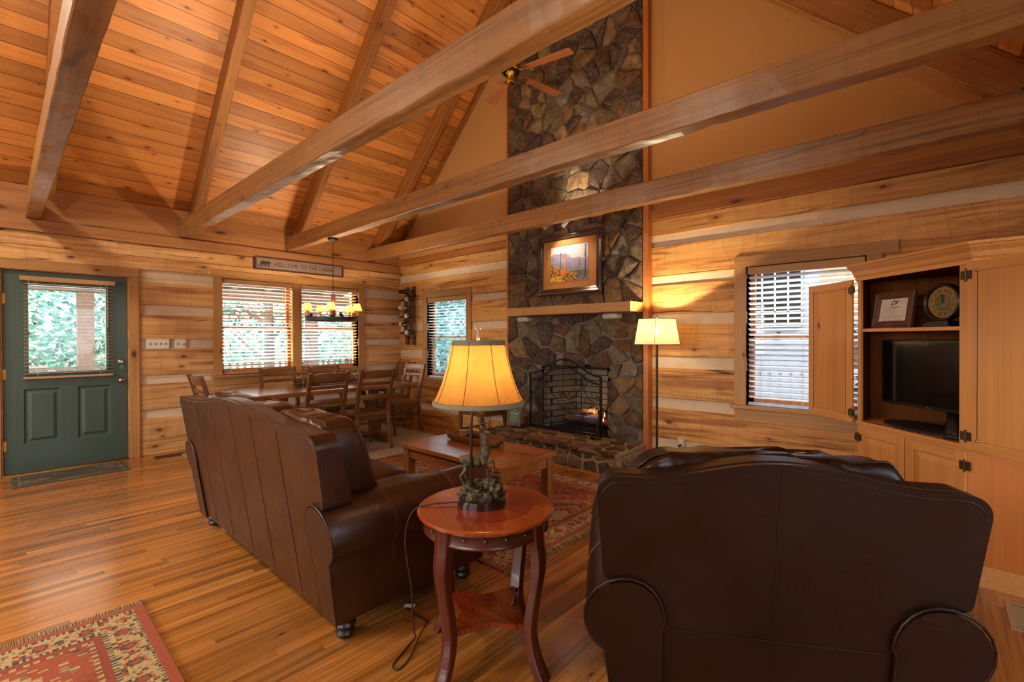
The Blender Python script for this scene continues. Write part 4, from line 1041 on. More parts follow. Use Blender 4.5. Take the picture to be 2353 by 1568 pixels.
    for sx in (-1, 1):
        for y in (.05, depth-.13):
            mb = MB(); prof = [(.030, 0), (.040, .012), (.042, .026), (.030, .034), (.036, .040), (.047, .052), (.047, .064), (.034, .072), (.040, .08), (.050, .088), (.050, .10)]
            mb.lathe(prof, 24, (sx*(A-.16), y, 0)); obj('bun_foot', mb, m_bunfoot, r)
    return r
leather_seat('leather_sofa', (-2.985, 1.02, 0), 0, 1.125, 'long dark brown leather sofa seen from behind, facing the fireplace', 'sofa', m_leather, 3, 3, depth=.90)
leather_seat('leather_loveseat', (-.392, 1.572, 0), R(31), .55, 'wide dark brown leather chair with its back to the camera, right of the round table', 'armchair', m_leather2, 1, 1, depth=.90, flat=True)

# ------------------------------------------------------------------ round side table
rt = empty('round_side_table', (-1.453, 1.425, 0), R(0), 'round cherry-red side table with curved legs carrying the elk lamp', 'side table')
mb = MB(); mb.lathe([(0, .622), (.285, .622), (.293, .628), (.296, .636), (.292, .643), (.286, .645), (0, .645)], 96, sm=False)
obj('table_top', mb, m_ctop, rt, rot=(0, 0, R(10)))
mb = MB(); mb.lathe([(.255, .565), (.258, .56), (.266, .56), (.270, .566), (.262, .572), (.262, .622), (.24, .622), (.24, .565)], 72); obj('apron', mb, m_cherry, rt)
mb = MB()
for i in range(20):
    an = 2*pi*(i+.5)/20
    if min(abs((an-R(t)+pi) % (2*pi)-pi) for t in (8, 98, 188, 278)) > .13: obj('nailhead', MB().ell((cos(an)*.262, sin(an)*.262, .597), (.009, .009, .009), 12, 8), m_hinge, rt)
for an in (8, 96, 187, 275):
    mb = MB(); path = [(.252, .625), (.256, .56), (.268, .50), (.272, .45), (.262, .38), (.242, .28), (.230, .20), (.232, .14), (.248, .08), (.272, .03), (.290, 0)]
    rings = []
    P = []
    for i in range(len(path)-1):
        for k in range(3): t = k/3; P.append((path[i][0]*(1-t)+path[i+1][0]*t, path[i][1]*(1-t)+path[i+1][1]*t))
    P.append(path[-1]); P = [((P[max(0, i-1)][0]+P[i][0]+P[min(len(P)-1, i+1)][0])/3, P[i][1]) for i in range(len(P))]
    for (rr, z) in P:
        w = .027+.009*max(0, (z-.35)/.3)+.004*max(0, (.1-z)/.1); d = .024+.008*max(0, (z-.4)/.2)
        rings.append([V((rr-d, -w, z)), V((rr+d*.6, -w, z)), V((rr+d, 0, z)), V((rr+d*.6, w, z)), V((rr-d, w, z))])
    mb.ring(rings, False, True, 0, False, M.Rotation(R(an), 4, 'Z'))
    obj('leg', mb, m_cherry, rt, .004, 2, ang=25)
mb = MB(); pl = []
for q in range(4):
    a0, a1 = R((8, 96, 187, 275)[q]), R((96, 187, 275, 368)[q])
    for i in range(17):
        t = i/16; am = a0+(a1-a0)*t; rr = .225-.115*sin(pi*t)**.75
        pl.append((rr*cos(am), rr*sin(am)))
mb.prism(pl, lambda u, v: V((u, v, .175)), lambda u, v: V((u, v, .195))); obj('lower_shelf', mb, m_ctop, rt, .002)
mb = MB(); q_ = [(.10*cos(R(x)), .10*sin(R(x))) for x in (8, 96, 187, 275)]
for i in range(4):
    p, q = V((*q_[i], .1955)), V((*q_[(i+1) % 4], .1955)); md = (p+q)/2*.72; md.z = .1955
    mb.tube([p.lerp(md, t/4).lerp(md.lerp(q, t/4), t/4) for t in range(5)], .0012, 4)
obj('inlay_line', mb, m_ink, rt)

# ------------------------------------------------------------------ elk lamp
BZ = .645
el = empty('elk_table_lamp', (-1.466, 1.412, BZ), R(42.3), 'lit table lamp with bronze elk on rocks and bell shade', 'table lamp')
def dshape(k, n=40): return [(k*.107*cos(t), k*.068*sin(t)*(1.25 if sin(t) < 0 else .85)) for t in [2*pi*i/n for i in range(n)]]
mb = MB()
for k, z0, z1 in ((1, 0, .018), (.95, .018, .024), (.90, .024, .030)): mb.prism(dshape(k), lambda u, v: V((u, v, z0)), lambda u, v: V((u, v, z1)))
obj('plinth', mb, plain('dark_cherry_plinth', '#2a0f0a', .25, coat=.5), el, .002)
mb = MB(); rn = random.Random(12)
def rock(c, r_, sd):
    mb.ell(c, r_, 26, 18, .75, .75, fn=lambda p: p+V((noise.noise(p*45+V((sd, 0, 0)))*.018, noise.noise(p*45+V((0, sd, 0)))*.018, noise.noise(p*45+V((0, 0, sd)))*.016))+V((noise.noise(p*120+V((sd, 1, 0)))*.007, noise.noise(p*120+V((1, sd, 0)))*.007, noise.noise(p*120+V((1, 0, sd)))*.007)))
for i, (x, y, z, a_, b_, c_) in enumerate(((0, 0, .045, .085, .05, .03), (-.06, -.02, .055, .032, .03, .035), (-.025, -.04, .055, .035, .024, .028), (.02, -.04, .05, .03, .025, .026), (.065, -.02, .06, .030, .03, .04), (.03, .0, .09, .032, .022, .030), (.055, .01, .085, .024, .02, .03), (-.01, .02, .075, .04, .03, .03), (-.055, .02, .06, .032, .03, .034), (.085, .0, .045, .018, .025, .028), (.01, -.055, .04, .03, .016, .018), (-.085, -.01, .045, .018, .025, .026))): rock((x, y, z), (a_, b_, c_), i*3.1)
obj('rocks', mb, m_bronze, el)
# body: one continuous skinned surface
def skin(name, verts, edges, rad, mat, parent, sub=2, root=0):
    me = bpy.data.meshes.new(name); me.from_pydata(verts, edges, []); me.materials.append(mat)
    o = bpy.data.objects.new(name, me); link(o, parent)
    o.modifiers.new('skin', 'SKIN').use_smooth_shade = True; sk = me.skin_vertices[0].data
    for i, r_ in enumerate(rad): sk[i].radius = r_ if isinstance(r_, tuple) else (r_, r_)
    sk[root].use_root = True
    s_ = o.modifiers.new('sub', 'SUBSURF'); s_.levels = sub; s_.render_levels = sub
    return o
vs = [(-.062, 0, .196), (-.04, 0, .193), (-.005, 0, .19), (.008, 0, .205), (.018, 0, .235), (.014, 0, .275), (.006, 0, .305), (.012, 0, .318), (.030, -.002, .314), (.038, -.002, .313),      # 0 rump..9 nose
      (-.088, 0, .196), (-.096, 0, .186),                                                                                # 10 croup, 11 tail
      (-.070, -.018, .175), (-.068, -.021, .155), (-.093, -.021, .128), (-.083, -.021, .108), (-.066, -.021, .088),       # near hind 12..16
      (-.074, .018, .172), (-.058, .020, .155), (-.078, .021, .128), (-.068, .021, .105), (-.056, .022, .088),            # far hind 17..21
      (.004, .014, .178), (.020, .018, .155), (.024, .018, .135), (.028, .018, .112),                                      # standing front leg 22..25
      (.010, -.016, .186), (.032, -.020, .190), (.052, -.020, .196), (.054, -.020, .175), (.050, -.020, .150), (.040, -.020, .132),  # raised front 26..31
      (-.002, -.010, .322), (-.010, -.018, .330), (-.002, .010, .322), (-.008, .020, .330)]                               # ears
es = [(0, 1), (1, 2), (2, 3), (3, 4), (4, 5), (5, 6), (6, 7), (7, 8), (8, 9), (0, 10), (10, 11), (0, 12), (12, 13), (13, 14), (14, 15), (15, 16), (0, 17), (17, 18), (18, 19), (19, 20), (20, 21),
      (3, 22), (22, 23), (23, 24), (24, 25), (3, 26), (26, 27), (27, 28), (28, 29), (29, 30), (30, 31), (6, 32), (32, 33), (6, 34), (34, 35)]
rd = [(.029, .028), (.028, .031), (.029, .033), (.030, .035), .028, .021, .016, .013, .008, .006, .021, .006,
      .014, .010, .0055, .0042, .0055, .014, .010, .0055, .0042, .0055, .010, .007, .0055, .005, .012, .008, .0068, .0048, .0042, .006, .004, .002, .004, .002]
skin('elk_body', vs, es, rd, m_bronze, el)
mb = MB()
for s_ in (-1, 1):
    b0 = V((.002, s_*.006, .328))
    if s_ > 0: main = [b0, b0+V((-.012, .012, .018)), b0+V((-.022, .022, .045)), b0+V((-.020, .028, .07)), b0+V((-.028, .030, .092))]
    else: main = [b0, b0+V((.008, -.012, .012)), b0+V((.014, -.022, .028)), b0+V((.012, -.028, .05)), b0+V((.006, -.030, .075))]
    mb.tube(main, [.0038, .0034, .003, .0026, .0012], 6)
    for i, dv in ((1, (.022, 0, .012)), (2, (.018, .004*s_, .018)), (3, (.020, .0, .014)), (4, (.010, 0, .004))):
        p = main[i]; mb.tube([p, p+V(dv)*.6+V((0, 0, -.002)), p+V(dv)], [.0026, .0022, .0008], 5)
obj('antlers', mb, m_bronze, el)
mb = MB(); mb.tube([V((-.044, -.03, .045)), V((-.044, -.03, .10)), V((-.043, -.028, .36)), V((-.041, -.026, .40)), V((-.032, -.018, .425)), V((-.018, -.006, .44)), V((-.013, 0, .46)), V((-.013, 0, .60))], .0062, 12)
mb.lathe([(.011, .05), (.012, .06), (.009, .064), (.012, .068), (.008, .074)], 16, (-.044, -.03, 0)); mb.lathe([(.014, .52), (.016, .53), (.016, .56), (.012, .57)], 16, (-.013, 0, 0)); obj('lamp_tube', mb, m_bronzeD, el)
mb = MB(); mb.ell((-.013, 0, .575), (.018, .018, .024), 20, 14); obj('bulb', mb, m_bulb, el)
SHP = [(.197, .447), (.190, .458), (.178, .480), (.160, .525), (.144, .575), (.130, .63), (.118, .69), (.112, .712)]
mb = MB(); mb.lathe(SHP, 72, (-.013, 0, 0), cap=False); so = obj('lamp_shade', mb, m_shade, el)
mb = MB(); mb.lathe([(.1985, .438), (.200, .444), (.198, .456), (.1925, .458), (.195, .446), (.196, .438), (.1985, .438)], 72, (-.013, 0, 0), cap=False); obj('shade_trim', mb, m_shadetrim, so); mb = MB()
mb.lathe([(.1185, .696), (.1165, .700), (.1135, .716), (.110, .716), (.112, .70), (.1165, .694)], 72, (-.013, 0, 0), cap=False); obj('shade_trim', mb, m_shadetrim, so)
mb = MB()
for k in range(8):
    an = 2*pi*k/8-.26-pi/8*0
    mb.tube([V((-.013+(r_+.001)*cos(an), (r_+.001)*sin(an), z)) for r_, z in SHP], .0014, 5)
obj('shade_seam', mb, plain('seam_thread', '#5a3c16', .8), so)
mb = MB(); mb.tube([V((-.013, 0, .60)), V((-.013, 0, .722))], .003, 6)
for k in range(3): an = 2*pi*k/3+.4; mb.cyl((-.013, 0, .708), (-.013+.112*cos(an), .112*sin(an), .708), .0016, n=5)
obj('shade_spider', mb, m_bronzeD, so)
mb = MB(); c = V((-.013, 0, .716)); mb.tube([c, c+V((-.001, 0, .012)), c+V((.001, 0, .03)), c+V((0, 0, .045))], [.007, .0085, .007, .006], 10)
mb.tube([c+V((0, 0, .042)), c+V((-.009, 0, .05)), c+V((-.010, 0, .062)), c+V((-.004, 0, .068))], [.005, .004, .0035, .002], 8); mb.tube([c+V((0, 0, .042)), c+V((.008, 0, .052)), c+V((.011, 0, .060))], [.005, .004, .002], 8)
obj('antler_finial', mb, plain('antler_bone', '#a8977c', .45, bump=.3), so)

def cord(name, pts, r_, mat, label, cat='power cord', n=8, parent=None):
    P = [V(p) for p in pts]; out = []
    for i in range(len(P)-1):                     # Catmull-Rom
        p0, p1, p2, p3 = P[max(0, i-1)], P[i], P[i+1], P[min(len(P)-1, i+2)]
        for k in range(n):
            t = k/n; out.append(.5*((2*p1)+(p2-p0)*t+(2*p0-5*p1+4*p2-p3)*t*t+(3*p1-p0-3*p2+p3)*t**3))
    out.append(P[-1]); mb = MB().tube(out, r_, 6)
    if parent is not None:
        bpy.context.view_layer.update(); inv = parent.matrix_world.inverted(); mb.v = [inv @ v for v in mb.v]; return obj(name, mb, mat, parent)
    return tag(obj(name, mb, mat), label, cat)
# ------------------------------------------------------------------ lamp cord on the floor
def fl_(p, z=.004): return (p[0], p[1], z)
cord('cord', [(-1.52, 1.37, BZ+.014), (-1.56, 1.33, BZ+.010), (-1.62, 1.25, BZ+.007), (-1.665, 1.19, BZ-.02), (-1.69, 1.17, .50), (-1.66, 1.18, .30), (-1.68, 1.20, .16), (-1.72, 1.24, .05), (-1.76, 1.27, .006), (-1.72, 1.18, .004), (-1.68, 1.10, .004), (-1.64, 1.10, .004), (-1.67, 1.18, .005), (-1.76, 1.30, .009), (-1.82, 1.38, .004), (-1.90, 1.375, .004), (-1.99, 1.38, .004), (-2.03, 1.42, .004)], .0032, m_lampcord, None, parent=el)
ct = tag(obj('cord_tag', MB().box(-.028, -.012, 0, .028, .012, .0015), m_paper, loc=(-1.985, 1.40, .009), rot=(R(8), R(-5), R(28))), 'small pale paper tag lying on the lamp cord', 'tag')

# ------------------------------------------------------------------ coffee table and dough bowl
cf = empty('coffee_table', (-2.86, 2.68, .0125), 0, 'low knotty wood coffee table between sofa and hearth', 'coffee table')
TW, TD, TH = .60, .325, .446; TZ = .4587
mb = MB(); mb.box(-TW+.07, -TD, TH-.035, TW-.07, TD, TH); obj('table_top', mb, m_cof, cf, .003)
for s_ in (-1, 1):
    mb = MB(); mb.box(min(s_*TW, s_*(TW-.069)), -TD, TH-.035, max(s_*TW, s_*(TW-.069)), TD, TH); obj('breadboard_end', mb, wood('breadboard_wood', '#a4642c', '#74401a', '#b77a3e', along=1, across=0, rough=.3, gscale=22, gstr=.6, bump=.05, coat=.4) if s_ < 0 else bpy.data.materials['breadboard_wood'], cf, .003)
for sx in (-1, 1):
    for sy in (-1, 1):
        mb = MB(); x, y = sx*(TW-.055), sy*(TD-.05); mb.box(x-.036, y-.036, 0, x+.036, y+.036, TH-.036); obj('leg', mb, m_cofV, cf, .003)
mb = MB(); mb.box(-TW+.09, -TD+.03, TH-.12, TW-.09, -TD+.052, TH-.036); mb.box(-TW+.09, TD-.052, TH-.12, TW-.09, TD-.03, TH-.036)
mb.box(-TW+.03, -TD+.086, TH-.12, -TW+.052, TD-.086, TH-.036); mb.box(TW-.052, -TD+.086, TH-.12, TW-.03, TD-.086, TH-.036); obj('apron', mb, m_cof, cf, .002)

db = empty('dough_bowl', (-3.0, 2.80, TZ), R(0), 'long carved wooden dough bowl on the coffee table', 'bowl')
def bowl(k, z): return [V((k*.33*(1 if abs(cos(t)) < .0 else 1)*(abs(cos(t))**.55)*(1 if cos(t) > 0 else -1), k*.115*(abs(sin(t))**.75)*(1 if sin(t) > 0 else -1), z)) for t in [2*pi*i/44 for i in range(44)]]
mb = MB(); mb.ring([bowl(.80, 0), bowl(.93, .02), bowl(1., .055), bowl(.99, .066), bowl(.93, .066), bowl(.88, .045), bowl(.76, .016)], False, True, 0, True); obj('shell', mb, m_tray, db)
for s_ in (-1, 1):
    mb = MB(); mb.tube([V((s_*.322, .03*cos(t)*1.0, .034+.034*sin(t)-.02)) + V((s_*.012*(1-abs(cos(t))), 0, 0)) for t in [pi*2*i/16 for i in range(16)]], .0022, 6, closed=True); obj('ring_handle', mb, m_iron, db)
cj = empty('candle_jar', (-3.16, 2.81, TZ+.018), 0, 'clear glass candle jar with lid in the dough bowl', 'candle jar')
mb = MB(); mb.lathe([(.0, .0), (.036, .0), (.040, .006), (.040, .055), (.036, .062)], 28, cap=False); obj('glass', mb, m_jar, cj)
obj('wax', MB().lathe([(0, .004), (.036, .004), (.036, .032), (0, .032)], 24), m_wax, cj); obj('lid', MB().lathe([(0, .062), (.038, .062), (.038, .069), (0, .071)], 28), plain('wood_lid', '#a98a66', .6), cj)
def cone(loc, s_, lab):
    mb = MB()
    for k in range(46):
        t = k/46; z = t*.045*s_; rr = .019*s_*sin(pi*(.18+.78*t))**.8; an = k*2.4
        mb.ell((rr*cos(an), rr*sin(an), z+.006), (.0065*s_, .0065*s_, .0035*s_), 7, 5)
    mb.ell((0, 0, .022*s_), (.011*s_, .011*s_, .022*s_), 10, 8)
    return tag(obj('pine_cone', mb, plain('pine_cone_brown', '#4a2e1c', .8) if 'pine_cone_brown' not in bpy.data.materials else bpy.data.materials['pine_cone_brown'], loc=loc, rot=(1.2, .4, loc[0]*9)), lab, 'pine cone', 'pine cones in the dough bowl')
for (dx, dy) in ((-.06, .02), (-.01, -.03), (.04, .025), (-.045, -.035), (.0, .03)): cone((-3.0+dx, 2.80+dy, TZ+.032), 1., 'brown pine cone in the dough bowl beside the candle jar')

# ------------------------------------------------------------------ dining set
dt = empty('dining_table', (-5.67, 2.77, .0125), 0, 'long dark wood trestle dining table beneath the chandelier', 'dining table')
hw, hl = .45, 1.01
mb = MB(); mb.box(-hw, -hl, .715, hw, hl, .762); obj('table_top', mb, m_tabY, dt, .005)
for s_ in (-1, 1):
    y = s_*.66; mb = MB()
    mb.box(-.36, y-.045, .66, .36, y+.045, .714); mb.box(-.36, y-.045, 0, .36, y+.045, .07); mb.box(-.075, y-.04, .07, .075, y+.04, .66)
    for q in (-1, 1): mb.bar((q*.07, y, .30), (q*.33, y, .66), .05, .06)
    obj('trestle', mb, m_chair, dt, .004)
mb = MB(); mb.box(-.03, -.62, .30, .03, .62, .40); obj('stretcher', mb, m_tabY, dt, .004)

def chair_proto():
    r = empty('dining_chair', (0, 0, 0), 0)
    W_, D_ = .225, .21          # local: faces +y, back at -y
    mb = MB(); mb.grid(14, 12, lambda u, v: (-W_+2*W_*u, -D_+.02+2*D_*v, .462-.012*(1-(2*u-1)**2)*(1-(2*v-1)**2)))
    mb.box(-W_, -D_+.02, .425, W_, D_+.02, .4605); obj('seat', mb, m_chairX, r, .004)
    mb = MB()
    for (x0, y0, x1, y1) in ((-W_+.03, -D_+.03, W_-.03, -D_+.05), (-W_+.03, D_-.03, W_-.03, D_-.01), (-W_+.01, -D_+.04, -W_+.03, D_-.02), (W_-.03, -D_+.04, W_-.01, D_-.02)): mb.box(x0, y0, .365, x1, y1, .425)
    obj('seat_rail', mb, m_chair, r, .002)
    for s_ in (-1, 1):
        mb = MB(); rings = []
        for z, y, w in ((0, -D_-.045, .019), (.2, -D_-.01, .020), (.42, -D_+.02, .021), (.50, -D_+.018, .021), (.7, -D_-.02, .020), (.88, -D_-.068, .019), (.985, -D_-.10, .018)):
            rings.append([V((s_*(W_-.01)-w, y-.02, z)), V((s_*(W_-.01)+w, y-.02, z)), V((s_*(W_-.01)+w, y+.022, z)), V((s_*(W_-.01)-w, y+.022, z))])
        mb.ring(rings, False, True, 0, False); obj('leg', mb, m_chair, r, .003)
        mb = MB(); rings = []
        for z, w in ((0, .016), (.425, .022)): x, y = s_*(W_-.025), D_-.005; rings.append([V((x-w, y-w, z)), V((x+w, y-w, z)), V((x+w, y+w, z)), V((x-w, y+w, z))])
        mb.ring(rings, False, True, 0, False); obj('leg', mb, m_chair, r, .003)
        mb = MB(); mb.bar((s_*(W_-.018), -D_+.0, .17), (s_*(W_-.024), D_-.02, .17), .018, .026); obj('stretcher', mb, m_chair, r, .002)
    mb = MB(); mb.bar((-W_+.03, 0, .172), (W_-.03, 0, .172), .018, .024); obj('stretcher', mb, m_chair, r, .002)
    for z, h in ((.925, .085), (.815, .038), (.655, .058)):
        yb_ = lambda z: -D_-.02-.20*max(0, z-.70)*1.25
        mb = MB(); rings = []
        for i in range(11):
            t = -1+2*i/10; x = t*(W_-.03); c = -.020*(1-t*t); cr = .012*(1-t*t) if h > .07 else .006*(1-t*t)
            rings.append([V((x, yb_(z-h/2)+c-.010, z-h/2)), V((x, yb_(z-h/2)+c+.010, z-h/2)), V((x, yb_(z+h/2)+c+.010, z+h/2+cr)), V((x, yb_(z+h/2)+c-.010, z+h/2+cr))])
        mb.ring(rings, False, True, 0, True); obj('back_slat', mb, m_chairX, r, .003, ang=50)
    return r
proto = chair_proto()
CH = [((-5.27, 2.46, .0125), -90, 'ladder-back dining chair on the sofa side, left one of the pair'),
      ((-5.27, 3.06, .0125), -90, 'ladder-back dining chair on the sofa side, right one of the pair'),
      ((-6.15, 2.48, .0125), 90, 'dining chair on the window side, below the left half of the wide window'),
      ((-6.15, 3.10, .0125), 90, 'dining chair on the window side, below the right half of the wide window'),
      ((-5.64, 1.66, .0125), 0, 'dining chair at the table end nearest the green door'),
      ((-5.80, 3.92, .0125), 180, 'dining chair at the far table end with window light on its slats'),
      ((-6.55, 4.27, 0), 180, 'spare dining chair standing in the corner below the wine rack'),
      ((-4.46, 4.31, 0), 180, 'spare dining chair against the log wall behind the lamp shade')]
for i, (p, an, lb) in enumerate(CH):
    c = proto if i == 0 else copy_tree(proto)
    c.location = p; c.rotation_euler = (0, 0, R(-an)); tag(c, lb, 'dining chair', 'ladder-back dining chairs')

# twig bundle and glass candle holders on the table
tb = empty('twig_centerpiece', (-5.93, 2.93, .7747), R(0), 'bundle of twigs lying along the dining table', 'centerpiece')
mb = MB(); rn = random.Random(5)
for k in range(46):
    an, rr = rn.uniform(0, 2*pi), .042*sqrt(rn.random()); x, z = rr*cos(an)*1.15, .045+rr*sin(an)*.95; L_ = .46+rn.uniform(-.05, .02); of = rn.uniform(-.01, .01)
    mb.tube([V((x+rn.uniform(-.006, .006), -L_+j*L_/4*2, z+rn.uniform(-.004, .004))) for j in range(5)], rn.uniform(.005, .009), 6)
obj('twigs', mb, m_twig, tb)
mb = MB()
for y in (-.36, -.12, .12, .36): obj('binding', MB().tube([V((.054*cos(t), y, .045+.046*sin(t))) for t in [2*pi*i/20 for i in range(20)]], .0016, 5, closed=True), m_cordm, tb)
for i, (y, lb) in enumerate(((2.53, 'clear glass votive at the left end of the twig bundle'), (2.71, 'clear glass votive second from the left on the twig bundle'), (3.05, 'clear glass votive behind the right-hand near chair back'), (3.30, 'clear glass votive at the right end of the twig bundle'))):
    g = empty('votive_glass', (-5.93, y, .864), 0, lb, 'candle holder', 'votives on the twig bundle')
    obj('glass', MB().lathe([(.0, 0), (.028, 0), (.032, .005), (.036, .062), (.034, .062), (.029, .010), (0, .008)], 24), m_jar, g)
    obj('candle', MB().lathe([(0, .009), (.026, .009), (.026, .026), (0, .027)], 18), plain('white_wax', '#d9cdb8', .5) if i == 0 else bpy.data.materials['white_wax'], g)

# ------------------------------------------------------------------ chandelier
cd = empty('chandelier', (-5.57, 2.81, 2.613), R(20), 'ring chandelier with small lit shades hanging over the dining table', 'chandelier')
mb = MB(); mb.lathe([(0, 0), (.062, 0), (.064, -.008), (.05, -.022), (.02, -.03), (.008, -.034), (0, -.034)], 32); obj('canopy', mb, m_iron, cd)
mb = MB(); z = -.034; k = 0
while z > -.64:
    X = M.Translation((0, 0, z-.013)) @ M.Rotation(pi/2*(k % 2), 4, 'Z')
    mb.tube([V((.0055*cos(t), 0, .015*sin(t))) for t in [2*pi*i/12 for i in range(12)]], .0016, 5, closed=True, X=X); z -= .0245; k += 1
obj('chain', mb, m_iron, cd)
mb = MB(); mb.tube([V((.016*cos(t), 0, -.66+.016*sin(t))) for t in [2*pi*i/16 for i in range(16)]], .0025, 6, closed=True); mb.cyl((0, 0, -.675), (0, 0, -.70), .008, n=10)
obj('loop', mb, m_nickel, cd)
obj('center_column', MB().box(-.019, -.019, -1.01, .019, .019, -.70), plain('red_brown_column', '#5a2c22', .5), cd, .002)
RZ = -1.0
mb = MB(); mb.lathe([(.312, RZ-.022), (.316, RZ-.022), (.316, RZ+.022), (.312, RZ+.022), (.312, RZ-.022)], 72, cap=False, sm=False)
for k in range(3): an = 2*pi*k/3; mb.bar((.0, 0, RZ), (.312*cos(an), .312*sin(an), RZ), .014, .006)
obj('ring', mb, plain('ring_iron', '#3d3a38', .5, metal=.5), cd)
for k in range(5):
    an = 2*pi*k/5+.35; x, y = .30*cos(an), .30*sin(an)
    mb = MB(); mb.lathe([(.0, RZ+.022), (.030, RZ+.030), (.032, RZ+.034), (.008, RZ+.034)], 20, (x, y, 0)); o = obj('candle_cup', mb, m_iron, cd)
    obj('candle_sleeve', MB().cyl((x, y, RZ+.034), (x, y, RZ+.105), .014, n=14), m_candle, o)
    mb = MB(); mb.lathe([(.062, RZ+.098), (.036, RZ+.188)], 32, (x, y, 0), cap=False); obj('lamp_shade', mb, m_shade3, cd)
    obj('bulb', MB().ell((x, y, RZ+.14), (.009, .009, .016), 12, 8), m_bulb, cd)
mb = MB(); rn = random.Random(2)
for an in (-.5, 1.9, 3.6):
    cx, cy = .27*cos(an), .27*sin(an); mb = MB()
    for k in range(14):
        d = V((rn.uniform(-1, 1), rn.uniform(-1, 1), rn.uniform(.2, 1.2))).normalized()*rn.uniform(.02, .05); p = V((cx, cy, RZ+.03)); mb.tube([p, p+d*.5+V((0, 0, .01)), p+d], .0015, 4)
    mb.ell((cx, cy, RZ+.05), (.020, .020, .024), 10, 8, fn=lambda p: p*(1+.3*noise.noise(p*80)))
    obj('pinecone_sprig', mb, m_blackm, cd)

# ------------------------------------------------------------------ floor lamp
fp = empty('floor_lamp', (-2.03, 4.33, 0), 0, 'lit floor lamp with mica drum shade beside the chimney trim', 'floor lamp')
obj('base', MB().lathe([(0, 0), (.13, 0), (.132, .012), (.11, .020), (.02, .032), (.012, .06), (0, .06)], 48), m_bronzeD, fp)
mb = MB(); mb.cyl((0, 0, .05), (0, 0, 1.34), .0115, n=16); mb.lathe([(.014, .68), (.014, .70)], 16); obj('pole', mb, m_bronzeD, fp)
mb = MB(); mb.lathe([(.213, 1.303), (.172, 1.555)], 72, cap=False); sh = obj('lamp_shade', mb, m_shade2, fp)
mb = MB(); mb.lathe([(.2145, 1.302), (.2145, 1.308), (.211, 1.308), (.211, 1.302), (.2145, 1.302)], 72, cap=False); mb.lathe([(.1735, 1.550), (.1735, 1.556), (.170, 1.556), (.170, 1.55), (.1735, 1.55)], 72, cap=False)
for k in range(4): an = pi/2*k-1.22; mb.bar((.2140*cos(an), .2140*sin(an), 1.305), (.1728*cos(an), .1728*sin(an), 1.553), .003, .003)
obj('shade_wire', mb, m_bronzeD, sh)
mb = MB(); mb.cyl((0, 0, 1.34), (0, 0, 1.57), .003, n=8); mb.ell((0, 0, 1.575), (.009, .009, .011), 12, 8)
for k in range(3): an = 2*pi*k/3; mb.cyl((0, 0, 1.552), (.171*cos(an), .171*sin(an), 1.552), .0016, n=5)
obj('finial', mb, m_bronzeD, fp); obj('bulb', MB().ell((0, 0, 1.43), (.022, .022, .03), 18, 12), emis('floor_lamp_bulb', '#fff0cf', 28.), fp)
cord('cord', [(-2.62, 4.52, HZ+.022), (-2.55, 4.46, HZ+.02), (-2.48, 4.42, HZ+.02), (-2.38, 4.44, HZ+.018), (-2.31, 4.40, HZ+.01), (-2.26, 4.38, .10), (-2.2, 4.36, .01)], .004, m_lampcord, None, parent=fp)

# ------------------------------------------------------------------ ceiling fan
fn_ = empty('ceiling_fan', (-3.19, 3.50, 4.03), 0, 'brass ceiling fan with wood blades in front of the chimney', 'ceiling fan')
mb = MB(); mb.cyl((0, 0, .10), (0, 0, ZM-.35-4.03), .013, n=14); mb.lathe([(.07, ZM-.40-4.03), (.075, ZM-.335-4.03), (.02, ZM-.42-4.03)], 24); obj('downrod', mb, m_brass, fn_)
mb = MB(); mb.lathe([(0, .12), (.05, .11), (.098, .075), (.105, .05), (.10, .03), (.07, .02), (0, .02)], 40); obj('motor_housing', mb, m_brass, fn_)
mb = MB(); mb.lathe([(0, .02), (.058, .02), (.060, .008), (.05, 0), (.044, -.004), (.044, -.075), (.04, -.085), (0, -.088)], 32); obj('switch_housing', mb, m_brass, fn_)
obj('vent_band', MB().lathe([(.088, .012), (.09, .026), (.07, .018), (.07, .012)], 32), m_blackm, fn_)
obj('pull_cap', MB().ell((.03, -.035, -.08), (.016, .016, .016), 12, 8), m_brass, fn_)
for k in range(5):
    an = R(-62+72*k); X = M.Rotation(an, 4, 'Z')
    mb = MB(); mb.tube([V((.085, 0, .03)), V((.12, 0, .012)), V((.155, 0, .010))], [.008, .007, .007], 8)
    for s_ in (-1, 1):
        mb.tube([V((.155, 0, .010)), V((.165, s_*.03, .010)), V((.195, s_*.055, .012)), V((.235, s_*.060, .014))], [.006, .006, .006, .003], 8)
        mb.tube([V((.165, s_*.012, .010)), V((.19, s_*.018, .011)), V((.222, s_*.03, .013))], [.004, .004, .003], 6)
    mb.tube([V((.16, 0, .01)), V((.22, 0, .013))], .004, 6)
    o = obj('blade_bracket', mb, m_brass, fn_); o.rotation_euler = (0, 0, an)
    mb = MB(); pl = []
    for i in range(9): t = -pi/2+pi*i/8; pl.append((.655+.02*cos(t) if abs(sin(t)) < .99 else .65, .072*sin(t)))
    pl = [(.205, -.052), (.655, -.070), (.672, -.055), (.672, .055), (.655, .070), (.205, .052), (.195, .03), (.195, -.03)]
    mb.prism(pl, lambda u, v: V((u, v, .017)), lambda u, v: V((u, v, .023)), X=M.Rotation(R(9), 4, 'X')); o = obj('blade', mb, m_fanb, fn_, .0015); o.rotation_euler = (0, 0, an)

